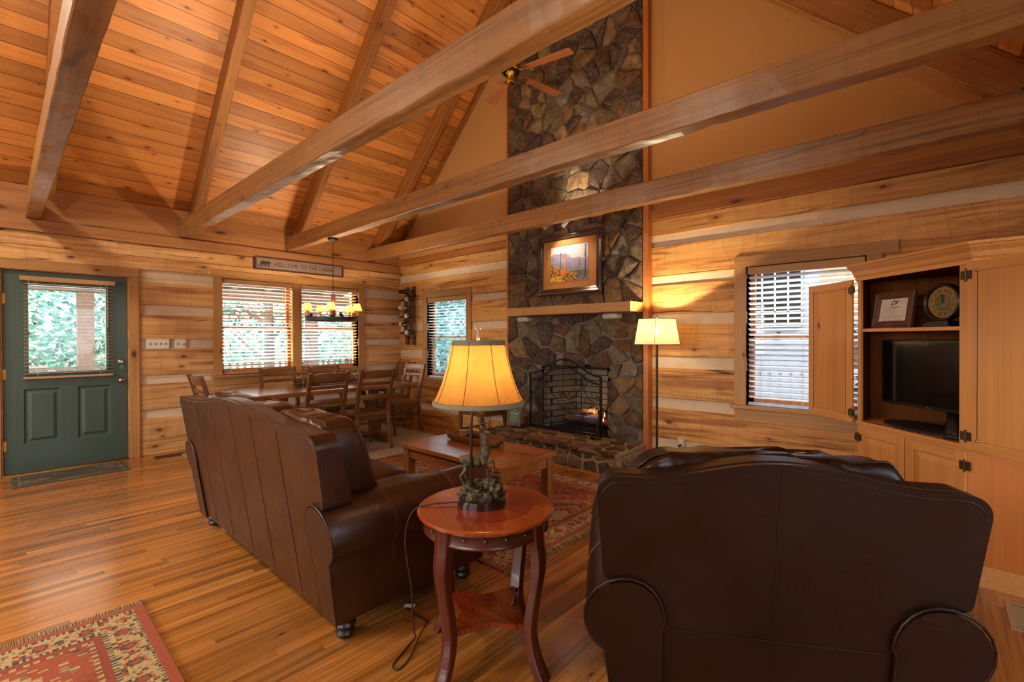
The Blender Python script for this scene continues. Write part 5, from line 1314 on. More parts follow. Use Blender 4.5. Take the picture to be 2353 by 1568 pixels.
# ------------------------------------------------------------------ wine rack with six bottles
wr = empty('wine_rack', (-6.50, YB-.005, 1.26), 0, 'tall wine rack of dark barrel staves on the far log wall', 'wine rack')
for i, x in enumerate((-.085, .085)):
    mb = MB(); rings = []
    for k in range(15):
        t = k/14; z = .965*t; y = -.012-.045*sin(pi*t); w = .034+.006*sin(pi*t); rings.append([V((x-w, y-.022, z)), V((x+w, y-.022, z)), V((x+w, y, z)), V((x-w, y, z))])
    mb.ring(rings, False, True, 0, False); obj('stave', mb, m_rack, wr, .003)
boxes('cleat', [(-.12, -.012, .10, .12, .002, .14), (-.12, -.012, .80, .12, .002, .84)], m_rack, wr)
BL = [(.885, 1, m_winedark, 'topmost dark wine bottle in the rack, without a label'), (.755, -1, m_winedark, 'second wine bottle from the top of the rack'), (.615, 1, m_winepale, 'pale glass wine bottle, third from the top of the rack'),
      (.475, -1, m_winedark, 'wine bottle fourth from the top of the rack'), (.345, 1, m_winedark, 'wine bottle with copper foil, second from the bottom of the rack'), (.205, -1, m_winedark, 'lowest wine bottle in the rack')]
for i, (z, s_, mm, lb) in enumerate(BL):
    y = -.115-.035*sin(pi*z/.965)
    b = empty('wine_bottle', (-6.50-s_*.035, YB+y, 1.26+z), 0, lb, 'wine bottle', 'wine bottles in the rack', rot=(0, R(4*s_), 0))
    X = M.Rotation(pi/2*s_, 4, 'Y')
    mb = MB(); mb.lathe([(0, -.13), (.034, -.128), (.037, -.12), (.037, .03), (.034, .05), (.018, .085), (.0145, .10), (.0145, .165), (.0, .166)], 28, X=X); obj('glass', mb, mm, b)
    if i: obj('label', MB().lathe([(.0375, -.085), (.0378, -.084), (.0378, .0), (.0375, .001)], 28, X=X, cap=False), m_label, b)
    obj('foil', MB().lathe([(.0152, .105), (.0158, .106), (.0158, .168), (0, .169)], 20, X=X), m_foil if s_ > 0 else m_winedark, b)
    mb = MB(); mb.tube([V((-.03*s_ + 0*t, .039*cos(t), .039*sin(t))) for t in [2*pi*j/20 for j in range(20)]], .002, 5, closed=True); mb.cyl((-.03*s_, .038, 0), (-.03*s_, -y-.03, 0), .003, n=6); obj('holder_ring', mb, m_iron, b)

# ------------------------------------------------------------------ sign, switches, outlets, registers, mats
sg_ = empty('welcome_sign', (XA, 2.971, 2.407), pi/2, 'long weathered welcome sign above the wide window', 'sign')
hw, hh = .635, .088
mb = MB()
for q in rects_minus(-hw, -hh, hw, hh, [(-hw+.022, -hh+.018, hw-.022, hh-.018)]): mb.box(q[0], -.045, q[1], q[2], -.002, q[3])
obj('frame', mb, m_frame, sg_, .003); obj('board', MB().box(-hw+.02, -.034, -hh+.016, hw-.02, -.004, hh-.016), m_signw, sg_)
m_letter = plain('sign_letters', '#3b2a22', .8)
text('lettering', 'WELCOME TO THE CABIN\u2022', .078, m_letter, sg_, (.045, -.0352, -.004), (pi/2, 0, 0), sx=.92)
mb = MB(); Y_ = lambda u, v: V((-.50+u*.13, -.0345, -.002+v*.10)); Y2 = lambda u, v: V((-.50+u*.13, -.037, -.002+v*.10))
bear = [(-.5, .0), (-.42, .25), (-.2, .36), (.05, .30), (.2, .34), (.36, .28), (.44, .33), (.47, .25), (.62, .12), (.6, .05), (.42, .03), (.36, -.05), (.42, -.4), (.28, -.4), (.2, -.12), (.05, -.1), (.1, -.42), (-.04, -.42), (-.1, -.1), (-.2, -.14), (-.22, -.42), (-.38, -.42), (-.34, -.15), (-.45, -.2), (-.5, -.42), (-.62, -.40), (-.56, -.1)]
mb.prism(bear, Y_, Y2); obj('bear_silhouette', mb, m_letter, sg_)
boxes('scroll_line', [(.145, -.0352, .044, .245, -.034, .048), (.15, -.0352, -.052, .22, -.034, -.049)], m_letter, sg_)

def plate(name, loc, rz, w, h, lb, cat, toggles=(), dial=None):
    r = empty(name, loc, rz, lb, cat); obj('cover_plate', MB().box(-w/2, -.006, -h/2, w/2, 0, h/2), m_white, r, .002)
    for x in toggles:
        obj('toggle', MB().box(x-.005, -.014, -.008, x+.005, -.006, .012), m_inkb, r, .001)
        [obj('screw', MB().cyl((x, -.0075, zz), (x, -.005, zz), .003, n=8), m_nickel, r) for zz in (.03, -.03)]
    if dial: obj('dimmer_knob', MB().lathe([(.018, 0), (.016, .012), (0, .013)], 20, X=M.Translation((dial, -.006, 0)) @ M.Rotation(pi/2, 4, 'X')), m_almond, r)
    return r
plate('light_switch', (XA+.001, 1.276, 1.312), pi/2, .222, .114, 'white four-gang switch plate beside the green door', 'light switch', (-.075, -.025, .025, .075))
plate('light_switch', (XA+.001, 1.498, 1.310), pi/2, .118, .114, 'white two-gang plate with a dimmer knob left of the wide window', 'light switch', (-.028,), .028)
ou = empty('wall_outlet', (-1.925, YB+.001, .298), 0, 'almond wall outlet with a plug behind the loveseat', 'outlet')
obj('cover_plate', MB().box(-.037, -.006, -.058, .037, 0, .058), m_almond, ou, .002); obj('receptacle', MB().box(-.017, -.008, .008, .017, -.005, .036).box(-.017, -.008, -.036, .017, -.005, -.008), m_white, ou)
obj('plug', MB().cyl((0, -.045, -.02), (0, -.008, -.02), .012, n=14).tube([V((0, -.045, -.02)), V((0, -.055, -.04)), V((0, -.05, -.12)), V((0, -.04, -.29))], .003, 6), m_black, ou)
def register(name, x0, y0, x1, y1, mat, lb, along):
    cx, cy = (x0+x1)/2, (y0+y1)/2; r = empty(name, (cx, cy, 0), 0, lb, 'floor vent'); a_, b_ = (x1-x0)/2, (y1-y0)/2
    mb = MB()
    for q in rects_minus(-a_, -b_, a_, b_, [(-a_+.02, -b_+.02, a_-.02, b_-.02)]): mb.box(q[0], q[1], .0, q[2], q[3], .006)
    obj('frame', mb, mat, r, .001); mb = MB(); L_ = (b_ if along else a_)-.02; n = int(L_*2/.014)
    for i in range(n):
        t = -L_+.014*(i+.5)
        if along: mb.box(-a_+.02, t-.003, .001, a_-.02, t+.003, .005)
        else: mb.box(t-.003, -b_+.02, .001, t+.003, b_-.02, .005)
    obj('louvers', mb, mat, r); obj('duct', MB().box(-a_+.02, -b_+.02, -.002, a_-.02, b_-.02, .001), m_soot, r)
register('floor_register', -6.73, 1.20, -6.60, 1.52, m_register, 'dark bronze floor vent at the log wall right of the door', True)
register('floor_register', .255, 3.18, .43, 3.50, m_registerB, 'beige floor vent in front of the corner cabinet', True)
mb = MB(); mb.box(-.25, -.43, 0, .25, .43, .009); dm = tag(obj('door_mat', mb, m_mat, loc=(-6.51, .50, .0), bevel=.004), 'thin dark patterned mat in front of the green door', 'door mat')
mb = MB(); n = 0
mb.grid(30, 54, lambda u, v: (-.235+.47*u, -.415+.83*v, .0095), 0, False, colfn=lambda u, v: tuple(lin('#6a6353' if ((.06 < u < .10 or .9 < u < .94 or .03 < v < .055 or .945 < v < .97) or (noise.noise(V((u*9, v*3, 0))) > .12 and noise.noise(V((u*22, v*30, 2))) > -.1)) else '#3f3b30')))
obj('woven_pattern', mb, m_rug, dm)
# ------------------------------------------------------------------ rugs
RUG = {'r': '#98492a', 'r2': '#883f26', 'c': '#ad9562', 'n': '#4a4238', 'g': '#7a6c4c', 'b': '#6a4630', 'o': '#a45c34', 'd': '#4a2a22'}
def rugcol(U, Vv, W_, L_, sd):
    """U across (0..W), V along (0..L), metres"""
    e = min(U, W_-U, Vv, L_-Vv); q = .010; iu, iv = floor(U/q), floor(Vv/q)
    def h(a, b, s_=1): return (sin(a*12.9898*s_+b*78.233+sd)*43758.5453) % 1
    du = abs(U-W_/2); dv = abs(Vv-L_/2)
    on_side = min(U, W_-U) < min(Vv, L_-Vv)
    t = Vv if on_side else U
    if e < .035: k = 'r'
    elif e < .05: k = 'c' if (floor(t/.012) % 2) else 'n'
    elif e < .165:
        m = (e-.1075); p = (t % .15)/.15-.5; rr = sqrt((p*.15)**2+m*m); k = 'c'
        if rr < .018: k = 'r'
        elif rr < .030: k = 'n' if h(iu, iv) > .45 else 'b'
        elif rr < .042: k = 'o' if h(iu, iv) > .5 else 'c'
        elif h(iu//2, iv//2, 3) > .74: k = 'n' if h(iu, iv) > .5 else 'r'
        elif h(iu, iv, 2) > .88: k = 'g'
    elif e < .18: k = 'n' if (floor(t/.012) % 2) else 'c'
    elif e < .215: k = 'r2'
    elif e < .23: k = 'c' if (floor(t/.018) % 2) else 'r2'
    else:
        k = 'r'
        # stepped medallions
        pv = ((Vv+.0) % .78)-.39; dd = floor(abs(pv)/.03)*.03*1.05+floor(du/.03)*.03
        if dd < .10: k = 'c'
        elif dd < .14: k = 'n'
        elif dd < .22: k = 'o'
        elif dd < .26: k = 'c' if h(iu, iv) > .25 else 'n'
        elif dd < .30: k = 'n'
        elif dd < .38: k = 'r'
        elif dd < .41: k = 'c'
        elif dd > .62: k = 'n' if h(iu//2, iv, 5) > .8 else 'r2' if h(iu//3, iv//2) > .5 else 'r'
        if k == 'r' and h(iu//3, iv//1, 7) > .93: k = 'c'
        if k == 'r' and h(iu//2, iv//2, 9) > .93: k = 'g'
    return tuple(lin(RUG[k]))
def rug(name, loc, rz, W_, L_, sd, lb, fringe=(1, 1)):
    r = empty(name, loc, rz, lb, 'rug'); q = .010
    mb = MB().box(-W_/2, -L_/2, 0, W_/2, L_/2, .0115); obj('backing', mb, plain('rug_edge_'+str(sd), '#6a2318', .95), r, .003)
    mb = MB(); mb.grid(int(W_/q), int(L_/q), lambda u, v: (-W_/2+.002+(W_-.004)*u, -L_/2+.002+(L_-.004)*v, .0125), 0, False, colfn=lambda u, v: rugcol(u*W_, v*L_, W_, L_, sd)); obj('pile', mb, m_rug, r)
    rn = random.Random(sd)
    for s_, on in zip((-1, 1), fringe):
        if not on: continue
        mb = MB(); n = int(W_/.007)
        mb.box(-W_/2, min(s_*L_/2, s_*(L_/2+.012)), 0, W_/2, max(s_*L_/2, s_*(L_/2+.012)), .010)
        for i in range(n):
            x = -W_/2+W_*(i+.5)/n; y = s_*L_/2; l = rn.uniform(.05, .075); dx = rn.uniform(-.012, .012)
            mb.tube([V((x, y, .009)), V((x+dx*.4, y+s_*l*.5, .012+rn.uniform(0, .004))), V((x+dx, y+s_*l, .004))], [.0034, .003, .0018], 5)
        obj('fringe', mb, m_fringe, r)
    return r
# local y = length; world +x direction
rug('area_rug', (-2.98, 2.87, 0), R(-90), 1.80, 2.24, 3, 'red and cream patterned rug under the coffee table')
rug('area_rug', (-1.90, -.31, 0), R(-90), 1.60, 2.24, 8, 'red patterned rug with tan fringe in the near left corner')
jr = empty('jute_rug', (-5.65, 2.80, 0), 0, 'beige woven jute rug under the dining table', 'rug')
mb = MB().box(-.98, -1.35, 0, .98, 1.33, .010)
mb.grid(90, 120, lambda u, v: (-.978+1.956*u, -1.348+2.676*v, .0125+.0025*sin(v*2.676/.022*pi)+.002*noise.noise(V((u*60, v*80, 0)))), 0, True); obj('weave', mb, m_jute, jr)

# ------------------------------------------------------------------ corner entertainment cabinet (local x along the face, y into the corner)
m_cabS = wood('cabinet_side_shaded', '#bd6f2a', '#a45a1e', '#c67c36', along=2, across=0, rough=.4, gscale=14, gstr=.3, bump=.02)  # deeper orange: shade below the open door is put into the colour
m_groove = plain('panel_shadow_line', '#4a2a10', .8)
ca = empty('corner_tv_cabinet', (-.145, 3.915, 0), R(-45), 'tall maple corner cabinet with both upper doors folded open', 'cabinet')
FW = .403; LW = [(-FW, 0), (FW, 0), (.603, .200), (.603, .225), (-.10, .90), (-.715, .33), (-.715, .312)]
def slab(mb, z0, z1, grow=0, poly=LW, mi=0):
    p = poly
    mb.prism(p, lambda u, v: V((u, v, z0)), lambda u, v: V((u, v, z1)), mi)
for z0_, z1_ in ((0, .10), (.735, .765), (1.795, 1.82)): mb = MB(); slab(mb, z0_, z1_); obj('deck_board', mb, m_cabX, ca, .002)
mb = MB()  # side returns + back
def wallp(mb, p, q, z0, z1, t=.018):
    p, q = V((*p, 0)), V((*q, 0)); d = (q-p).normalized(); nrm = V((-d.y, d.x, 0))*t
    mb.prism([(0, 0), (1, 0), (1, 1), (0, 1)], lambda u, v: p.lerp(q, u)+nrm*v+V((0, 0, z0)), lambda u, v: p.lerp(q, u)+nrm*v+V((0, 0, z1)))
wallp(mb, (FW, 0), (.603, .200), .0, 1.80); wallp(mb, (-.715, .312), (-FW, 0), .0, 1.80); obj('side_panel', mb, m_cabS, ca, .001)
mb = MB(); wallp(mb, (FW+.03, .028), (.603, .198), .10, .70, .0); 
mb = MB(); wallp(mb, (FW+.004, -.002), (.610, .196), 0, .115, -.014); wallp(mb, (-.72, .308), (-FW-.004, -.002), 0, .115, -.014); mb.box(-FW, -.014, 0, FW, 0, .10); obj('plinth', mb, m_cabX, ca, .002)
mb = MB(); wallp(mb, (FW-.03, .022), (.58, .22), .77, 1.79, .012)
mb = MB()
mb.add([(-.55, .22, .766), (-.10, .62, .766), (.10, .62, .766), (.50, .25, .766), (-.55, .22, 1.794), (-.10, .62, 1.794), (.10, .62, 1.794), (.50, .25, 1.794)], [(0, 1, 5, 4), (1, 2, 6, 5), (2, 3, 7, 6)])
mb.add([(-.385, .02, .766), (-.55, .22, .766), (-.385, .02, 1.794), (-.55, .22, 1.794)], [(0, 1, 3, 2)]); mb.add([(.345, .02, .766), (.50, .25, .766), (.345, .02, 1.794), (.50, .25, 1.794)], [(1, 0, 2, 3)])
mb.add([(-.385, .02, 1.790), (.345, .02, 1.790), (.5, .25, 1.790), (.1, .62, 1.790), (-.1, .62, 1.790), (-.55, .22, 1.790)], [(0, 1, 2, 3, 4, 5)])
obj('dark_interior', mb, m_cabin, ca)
mb = MB()   # face frame
boxes('face_stile', [(-FW, -.001, .735, -.377, .02, 1.82), (.333, -.001, .735, FW, .02, 1.82), (-FW, -.001, 0, -.377, .02, .735), (.375, -.001, 0, FW, .02, .735)], m_cab, ca, bevel=.002)
boxes('face_rail', [(-.377, -.001, 1.785, .333, .02, 1.82), (-.377, -.001, .715, .375, .02, .765), (-FW-.004, -.012, .742, FW+.004, .0, .766), (-.377, -.001, .10, .375, .02, .13)], m_cabX, ca, bevel=.003)
mb = MB(); mb.prism([(-.38, .018), (.338, .018), (.50, .25), (.10, .61), (-.10, .61), (-.545, .22)], lambda u, v: V((u, v, 1.408)), lambda u, v: V((u, v, 1.43))); obj('shelf', mb, m_cabX, ca, .002)
# crown moulding swept along the three visible faces
mb = MB(); path = [V((-.735, .34, 0)), V((-FW-.008, -.004, 0)), V((FW+.008, -.004, 0)), V((.60, .186, 0))]
pro = [(0, 1.775), (.006, 1.775), (.008, 1.80), (.018, 1.812), (.024, 1.838), (.046, 1.862), (.050, 1.872), (.058, 1.876), (.058, 1.893), (0, 1.893)]
rings = []
for i, p in enumerate(path):
    ds = []
    if i > 0: ds.append((path[i]-path[i-1]).normalized())
    if i < len(path)-1: ds.append((path[i+1]-path[i]).normalized())
    ns = [V((d.y, -d.x, 0)) for d in ds]; nn = sum(ns, V()).normalized(); k = 1/max(.3, nn.dot(ns[0]))
    rings.append([p+nn*o_*k+V((0, 0, z)) for o_, z in pro])
mb.ring(rings, False, True, 0, False); obj('crown_moulding', mb, m_cabX, ca, .0015)
slab_top = MB(); slab(slab_top, 1.82, 1.89); obj('top_cap', slab_top, m_cabX, ca)
def cdoor(x0, x1, z0, z1, raised, hside, mk, yo=-.024, handle=False):
    w = .058; mb = MB(); y0, y1 = yo, yo+.020
    mb.box(x0, y0, z0, x0+w, y1, z1); mb.box(x1-w, y0, z0, x1, y1, z1); d = obj('door', mb, m_cab, ca, .003)
    boxes('rail', [(x0+w, y0, z0, x1-w, y1, z0+w), (x0+w, y0, z1-w, x1-w, y1, z1)], m_cabX, d, bevel=.002)
    if raised:
        mb = MB(); p, q, s_, t = x0+w, x1-w, z0+w, z1-w
        fr_ = lambda i, y: [V((p+i, y, s_+i)), V((q-i, y, s_+i)), V((q-i, y, t-i)), V((p+i, y, t-i))]
        mb.ring([fr_(0, y0+.010), fr_(.010, y0+.012), fr_(.045, y0+.001)], False, False, 0, False); mb.add(fr_(.045, y0+.001), [(0, 1, 2, 3)]); obj('raised_panel', mb, m_cab, d)
    else:
        obj('flush_panel', MB().box(x0+w-.002, y0+.0015, z0+w-.002, x1-w+.002, y1-.002, z1-w+.002), mk, d)
        obj('panel_groove', MB().tube([V((x0+w, y0+.0012, z0+w)), V((x1-w, y0+.0012, z0+w)), V((x1-w, y0+.0012, z1-w)), V((x0+w, y0+.0012, z1-w))], .0022, 4, closed=True), m_groove, d)
        for (cx_2, cz_) in ((x0+w, z0+w), (x1-w, z0+w), (x0+w, z1-w), (x1-w, z1-w)):
            obj('panel_clip', MB().lathe([(.009, 0), (.009, .004), (.004, .008), (0, .009)], 12, X=M.Translation((cx_2, y0, cz_)) @ M.Rotation(pi/2, 4, 'X')), m_nickel, d)
    for z in (z0+.075, z1-.075):
        hx = x0 if hside < 0 else x1
        mb = MB(); mb.cyl((hx, y0-.004, z-.028), (hx, y0-.004, z+.028), .005, n=10); mb.box(hx-.030, y0-.0035, z-.024, hx-.004, y0+.001, z+.024); mb.box(hx+.004, y0-.0035, z-.024, hx+.03, y0+.001, z+.024)
        mb.ell((hx, y0-.004, z+.031), (.006, .006, .006), 8, 6); mb.ell((hx, y0-.004, z-.031), (.006, .006, .006), 8, 6)
        obj('hinge', mb, m_hinge, d)
    return d
cdoor(-.895, -.432, .742, 1.788, False, 1, m_cabK); cdoor(.393, .850, .742, 1.788, False, -1, m_cab)
cdoor(-.375, -.004, .125, .725, True, -1, None, -.018); cdoor(.004, .383, .125, .725, True, 1, None, -.018)

CM = M.Translation((-.145, 3.915, 0)) @ M.Rotation(R(-45), 4, 'Z')
def cloc(x, y, z): return CM @ V((x, y, z))
ts = empty('tv_swivel_board', cloc(-.02, .20, .767), R(-45), 'black oval swivel board under the television', 'swivel board')
obj('board', MB().lathe([(0, 0), (.33, 0), (.335, .006), (.33, .012), (0, .012)], 64, sq=.52), m_blackm, ts)
tv = empty('television', cloc(.03, .135, .779), R(-47), 'black flat television inside the corner cabinet', 'television')
mb = MB(); mb.box(-.37, -.02, .13, .37, .02, .572); obj('housing', mb, m_black, tv, .004)
obj('display', MB().box(-.352, -.0215, .150, .352, -.0195, .556), m_screen, tv); obj('brand_mark', MB().box(-.022, -.0218, .1355, .022, -.0205, .1405), m_nickel, tv)
mb = MB(); mb.lathe([(.055, .0), (.055, .004), (.048, .008), (.048, .06), (.040, .062), (.040, .16), (0, .16)], 32, (.115, .035, 0), sq=.8); obj('stand', mb, m_black, tv)
rm = empty('remote_control', cloc(.285, .055, .767), R(-30), 'black and grey remote control lying before the television', 'remote control')
obj('case', MB().box(-.075, -.02, 0, .075, .02, .016), m_black, rm, .005); mb = MB()
for i in range(6):
    for j in range(2): mb.box(-.06+.02*i, -.012+.014*j, .016, -.048+.02*i, -.004+.014*j, .018)
obj('buttons', mb, m_inkb, rm)
cord('yellow_cable', [tuple(cloc(*p)) for p in ((.30, .22, .775), (.33, .20, .80), (.31, .18, .812), (.28, .19, .805), (.26, .22, .79), (.27, .25, .77))], .0035, plain('yellow_cable', '#a88a1e', .5), 'yellow cable loop behind the television stand', 'cable')
# framed note
nf = empty('framed_tv_note', cloc(-.235, .10, 1.4306), R(-45+4), 'dark wooden frame holding a printed TV note on the cabinet shelf', 'picture frame', rot=(R(-9), 0, R(-41)))
hw, hh = .148, .255
def fr2(i, y): return [V((-hw+i, y, i)), V((hw-i, y, i)), V((hw-i, y, hh-i)), V((-hw+i, y, hh-i))]
mb = MB(); mb.ring([fr2(0, .01), fr2(0, -.012), fr2(.012, -.016), fr2(.02, -.010), (fr2(.034, -.012)), fr2(.042, -.004), fr2(.050, -.004)], False, False, 0, False); mb.add(fr2(0, .01), [(0, 1, 2, 3)]); obj('frame', mb, m_rack, nf, .001)
obj('note', MB().box(-hw+.047, -.0035, .047, hw-.047, .0, hh-.047), m_paper, nf); zt2 = hh-.047
text('script_heading', 'tv', .066, m_ink, nf, (.0, -.004, zt2-.026), shear=.5); text('heading', 'Navigation', .017, m_inkb, nf, (.008, -.004, zt2-.062))
mb = MB()
for i, (l, o_) in enumerate(((.10, -.02), (0, 0), (.15, 0), (.08, -.03), (0, 0), (.085, -.03), (0, 0), (.15, 0), (.15, 0), (.13, -.008), (0, 0), (.15, 0), (.15, 0))):
    if l: mb.box(o_-l/2, -.0041, zt2-.078-i*.0066, o_+l/2, -.0036, zt2-.0765-i*.0066)
obj('text_lines', mb, m_inkb, nf)
# round clock
ck = empty('mantel_clock', cloc(.125, .125, 1.4306), R(-45), 'round drum clock with gold dial on the cabinet shelf', 'clock')
X = M.Translation((0, 0, .14)) @ M.Rotation(pi/2, 4, 'X')
mb = MB(); mb.lathe([(.0, -.05), (.085, -.05), (.098, -.03), (.098, -.02), (.104, -.015), (.104, .0), (.108, .004), (.108, .018), (.104, .026), (.096, .028), (.092, .020), (.090, .014)], 64, X=X, cap=False); obj('drum', mb, plain('clock_case', '#1d1412', .3, coat=.4), ck)
obj('rim', MB().lathe([(.104, .024), (.1035, .029), (.098, .031), (.094, .028), (.098, .026)], 64, X=X, cap=False), plain('pewter_rim', '#54483c', .35, metal=.8), ck)
obj('dial', MB().lathe([(0, .012), (.092, .012)], 48, X=X), plain('dial_face', '#8a7344', .3, metal=.25, coat=.5), ck)
mb = MB(); mb.lathe([(.052, .0128), (.054, .0128)], 48, X=X, cap=False); mb.lathe([(.080, .0128), (.084, .0128)], 48, X=X, cap=False); obj('gold_rings', mb, m_gold, ck)
NUM = ['XII', 'I', 'II', 'III', 'IIII', 'V', 'VI', 'VII', 'VIII', 'IX', 'X', 'XI']
for i, s_ in enumerate(NUM):
    an = -2*pi*i/12; text('numeral', s_, .021, m_gold, ck, (-.067*sin(an), -.0135, .14+.067*cos(an)), rot=(pi/2, -an, 0), sx=.8)
mb = MB(); mb.bar((0, -.0145, .14), (-.004, -.0145, .14+.042), .001, .006, up=(0, 1, 0)); mb.bar((0, -.015, .14), (-.058, -.015, .14-.022), .001, .004, up=(0, 1, 0)); mb.ell((0, -.0145, .14), (.005, .002, .005), 10, 6); obj('hands', mb, m_blackm, ck)
obj('crystal', MB().lathe([(.092, .014), (.07, .022), (.04, .027), (0, .029)], 40, X=X, cap=False), m_glass, ck)
mb = MB(); mb.box(-.062, -.05, .020, .062, .04, .032); mb.box(-.075, -.058, .008, .075, .05, .020); mb.box(-.092, -.066, 0, .092, .06, .008); mb.box(-.03, -.02, .03, .03, .02, .045); obj('stepped_base', mb, m_black, ck, .0015)

ck.scale = (1.08, 1.08, 1.08)
# pet sign on the hearth
ps = empty('pet_sign', (-3.90, 4.30, HZ+.018), R(8), 'small dark-framed green pet sign leaning on the hearth', 'sign', rot=(R(-14), 0, R(12)))
hw, hh = .10, .235
mb = MB()
for q in rects_minus(-hw, 0, hw, hh, [(-hw+.03, .03, hw-.03, hh-.028)]): mb.box(q[0], -.010, q[1], q[2], .008, q[3])
obj('frame', mb, m_rack, ps, .002); obj('card', MB().box(-hw+.028, -.004, .028, hw-.028, .0, hh-.026), m_greenp, ps)
m_wt = plain('card_lettering', '#cfd6c0', .7)
text('lettering', 'Furry Guests', .021, m_wt, ps, (0, -.0048, .155)); text('lettering', 'for my', .011, m_wt, ps, (-.03, -.0048, .178))
mb = MB()
for i in range(10): mb.box(-.055, -.0046, .14-i*.0105, .055-(.02 if i % 3 == 2 else 0), -.0042, .1425-i*.0105)
obj('text_lines', mb, plain('card_lines', '#7f9c78', .7), ps)
mb = MB(); mb.ell((.012, -.006, .188), (.010, .002, .009), 10, 6); mb.ell((.004, -.006, .198), (.004, .002, .005), 8, 5); mb.ell((.020, -.006, .198), (.004, .002, .005), 8, 5); obj('pup_drawing', mb, plain('pup_tan', '#b98f78', .7), ps)

# ------------------------------------------------------------------ outside
tag(obj('ground', MB().box(-60, -40, -1.3, 40, 60, -1.2), m_ground), 'leaf-strewn ground outside', 'ground', kind='structure')
def rail_(mb, p, q, z0=.12, z1=.92):
    mb.bar((*p, z1), (*q, z1), .09, .04); mb.bar((*p, z0), (*q, z0), .04, .05); L_ = (V((*q, 0))-V((*p, 0))).length; n = int(L_/.13)
    for i in range(n): t = (i+.5)/n; x, y = p[0]+(q[0]-p[0])*t, p[1]+(q[1]-p[1])*t; mb.box(x-.018, y-.018, z0, x+.018, y+.018, z1)
po = empty('porch', (-8.6, 1.5, 0), 0, 'covered porch outside the green door and wide window', 'porch', kind='structure')
o_ = V((-8.6, 1.5, 0))
mb = MB().box(-10.1-o_.x, -3-o_.y, -.22, XA-.2-o_.x, 5.4-o_.y, -.1); obj('deck', mb, m_porchd, po)
mb = MB(); mb.prism([(-10.5, 2.30), (XA-.2, 3.0), (XA-.2, 3.06), (-10.5, 2.36)], lambda u, v: V((u-o_.x, -3-o_.y, v)), lambda u, v: V((u-o_.x, 5.4-o_.y, v))); 
for i in range(14): y = -3+.6*i-o_.y; mb.bar((-10.4-o_.x, y, 2.24), (XA-.2-o_.x, y, 2.92), .045, .12)
obj('roof', mb, m_porchd, po)
mb = MB(); mb.box(-10.1-o_.x, -3-o_.y, 2.12, -9.92-o_.x, 5.4-o_.y, 2.32); obj('header', mb, m_porch, po)
for y in (-1.6, .93, 4.55): obj('post', MB().box(-10.1-o_.x, y-.10-o_.y, -.1, -9.9-o_.x, y+.10-o_.y, 2.12), m_porch, po, .01)
mb = MB(); rail_(mb, (-10-o_.x, -3-o_.y), (-10-o_.x, 5.4-o_.y)); rail_(mb, (-10-o_.x, 5.35-o_.y), (-7.2-o_.x, 5.35-o_.y)); obj('railing', mb, m_porch, po)
# neighbouring wall and deck beyond window 3
m_sid = plain('pale_siding', '#a9aeb8', .8)
nb = empty('side_deck', (0, 6.6, 0), 0, 'side deck with railing outside the far right window', 'deck', kind='structure')
mb = MB().box(-2.8, -1.7, -.22, 2.4, 1.6, -.1); obj('deck', mb, m_porchd, nb); mb = MB(); rail_(mb, (-2.8, .9), (2.4, .9)); rail_(mb, (-2.8, -1.7), (-2.8, .9)); obj('railing', mb, plain('white_rail', '#aaa8b0', .7), nb)
mb = MB(); stones(mb, 0, 0, 3.4, 1.7, .22, 31, lambda u, v, h: V((-1.35+u, 2.0-h, v-.1))); obj('stone_veneer', mb, m_stoneH, nb); obj('house_wall', MB().box(-2.7, 2.0, -.1, 2.2, 2.5, 3.6), m_sid, nb)
mb = MB()
for i in range(17): mb.box(-1.35, 1.96, 1.62+.11*i, 2.05, 2.0, 1.72+.11*i)
obj('siding', mb, plain('tan_siding', '#a98a68', .8), nb); mb = MB()
for i in range(5): mb.box(-2.35+.19*i-.012, 1.93, 1.55, -2.35+.19*i+.012, 1.95, 2.75)
for i in range(6): mb.box(-2.36, 1.93, 1.55+.24*i-.012, -1.58, 1.95, 1.55+.24*i+.012)
obj('window_grille', mb, m_white, nb); obj('dark_window', MB().box(-2.36, 1.95, 1.55, -1.58, 2.0, 2.75), m_black, nb)
def leaves(mb, c, r_, n, s_, rn):
    for _ in range(n):
        d = V((rn.gauss(0, 1), rn.gauss(0, 1), rn.gauss(0, 1))).normalized()*(rn.random()**.35); p = V((c[0]+d.x*r_[0], c[1]+d.y*r_[1], c[2]+d.z*r_[2]))
        a_ = V((rn.uniform(-1, 1), rn.uniform(-1, 1), rn.uniform(-.6, .6))).normalized()*s_*rn.uniform(.6, 1.3); b_ = a_.orthogonal().normalized()*s_*.45
        b_ = M.Rotation(rn.uniform(0, 6.28), 3, a_.normalized()) @ b_
        mb.add([p-a_, p-a_*.2+b_, p+a_*.9, p-a_*.2-b_], [(0, 1, 2, 3)])
def tree(x, y, hgt, rad, lb, n=1500, leaf=m_leaf, s_=.09, sd=0):
    r = empty('leafy_tree', (x, y, -1.2), 0, lb, 'tree', 'trees outside the windows'); rn = random.Random(sd)
    mb = MB(); mb.tube([V((0, 0, 0)), V((.05, .03, hgt*.3)), V((-.04, .05, hgt*.6)), V((.02, 0, hgt*.9))], [.15, .12, .09, .03], 10)
    br = []
    for i in range(9):
        an = rn.uniform(0, 6.28); z = hgt*(.22+.7*i/9); e = V((cos(an)*rad*.7, sin(an)*rad*.7, z+rad*.4)); mb.tube([V((0, .02, z)), e*.5+V((0, 0, z*.5)), e], [.05, .03, .012], 6); br.append(e)
    obj('trunk', mb, m_bark, r); mb = MB()
    for e in br: leaves(mb, e, (rad*.55, rad*.55, rad*.4), n//9, s_, rn)
    obj('crown', mb, leaf, r)
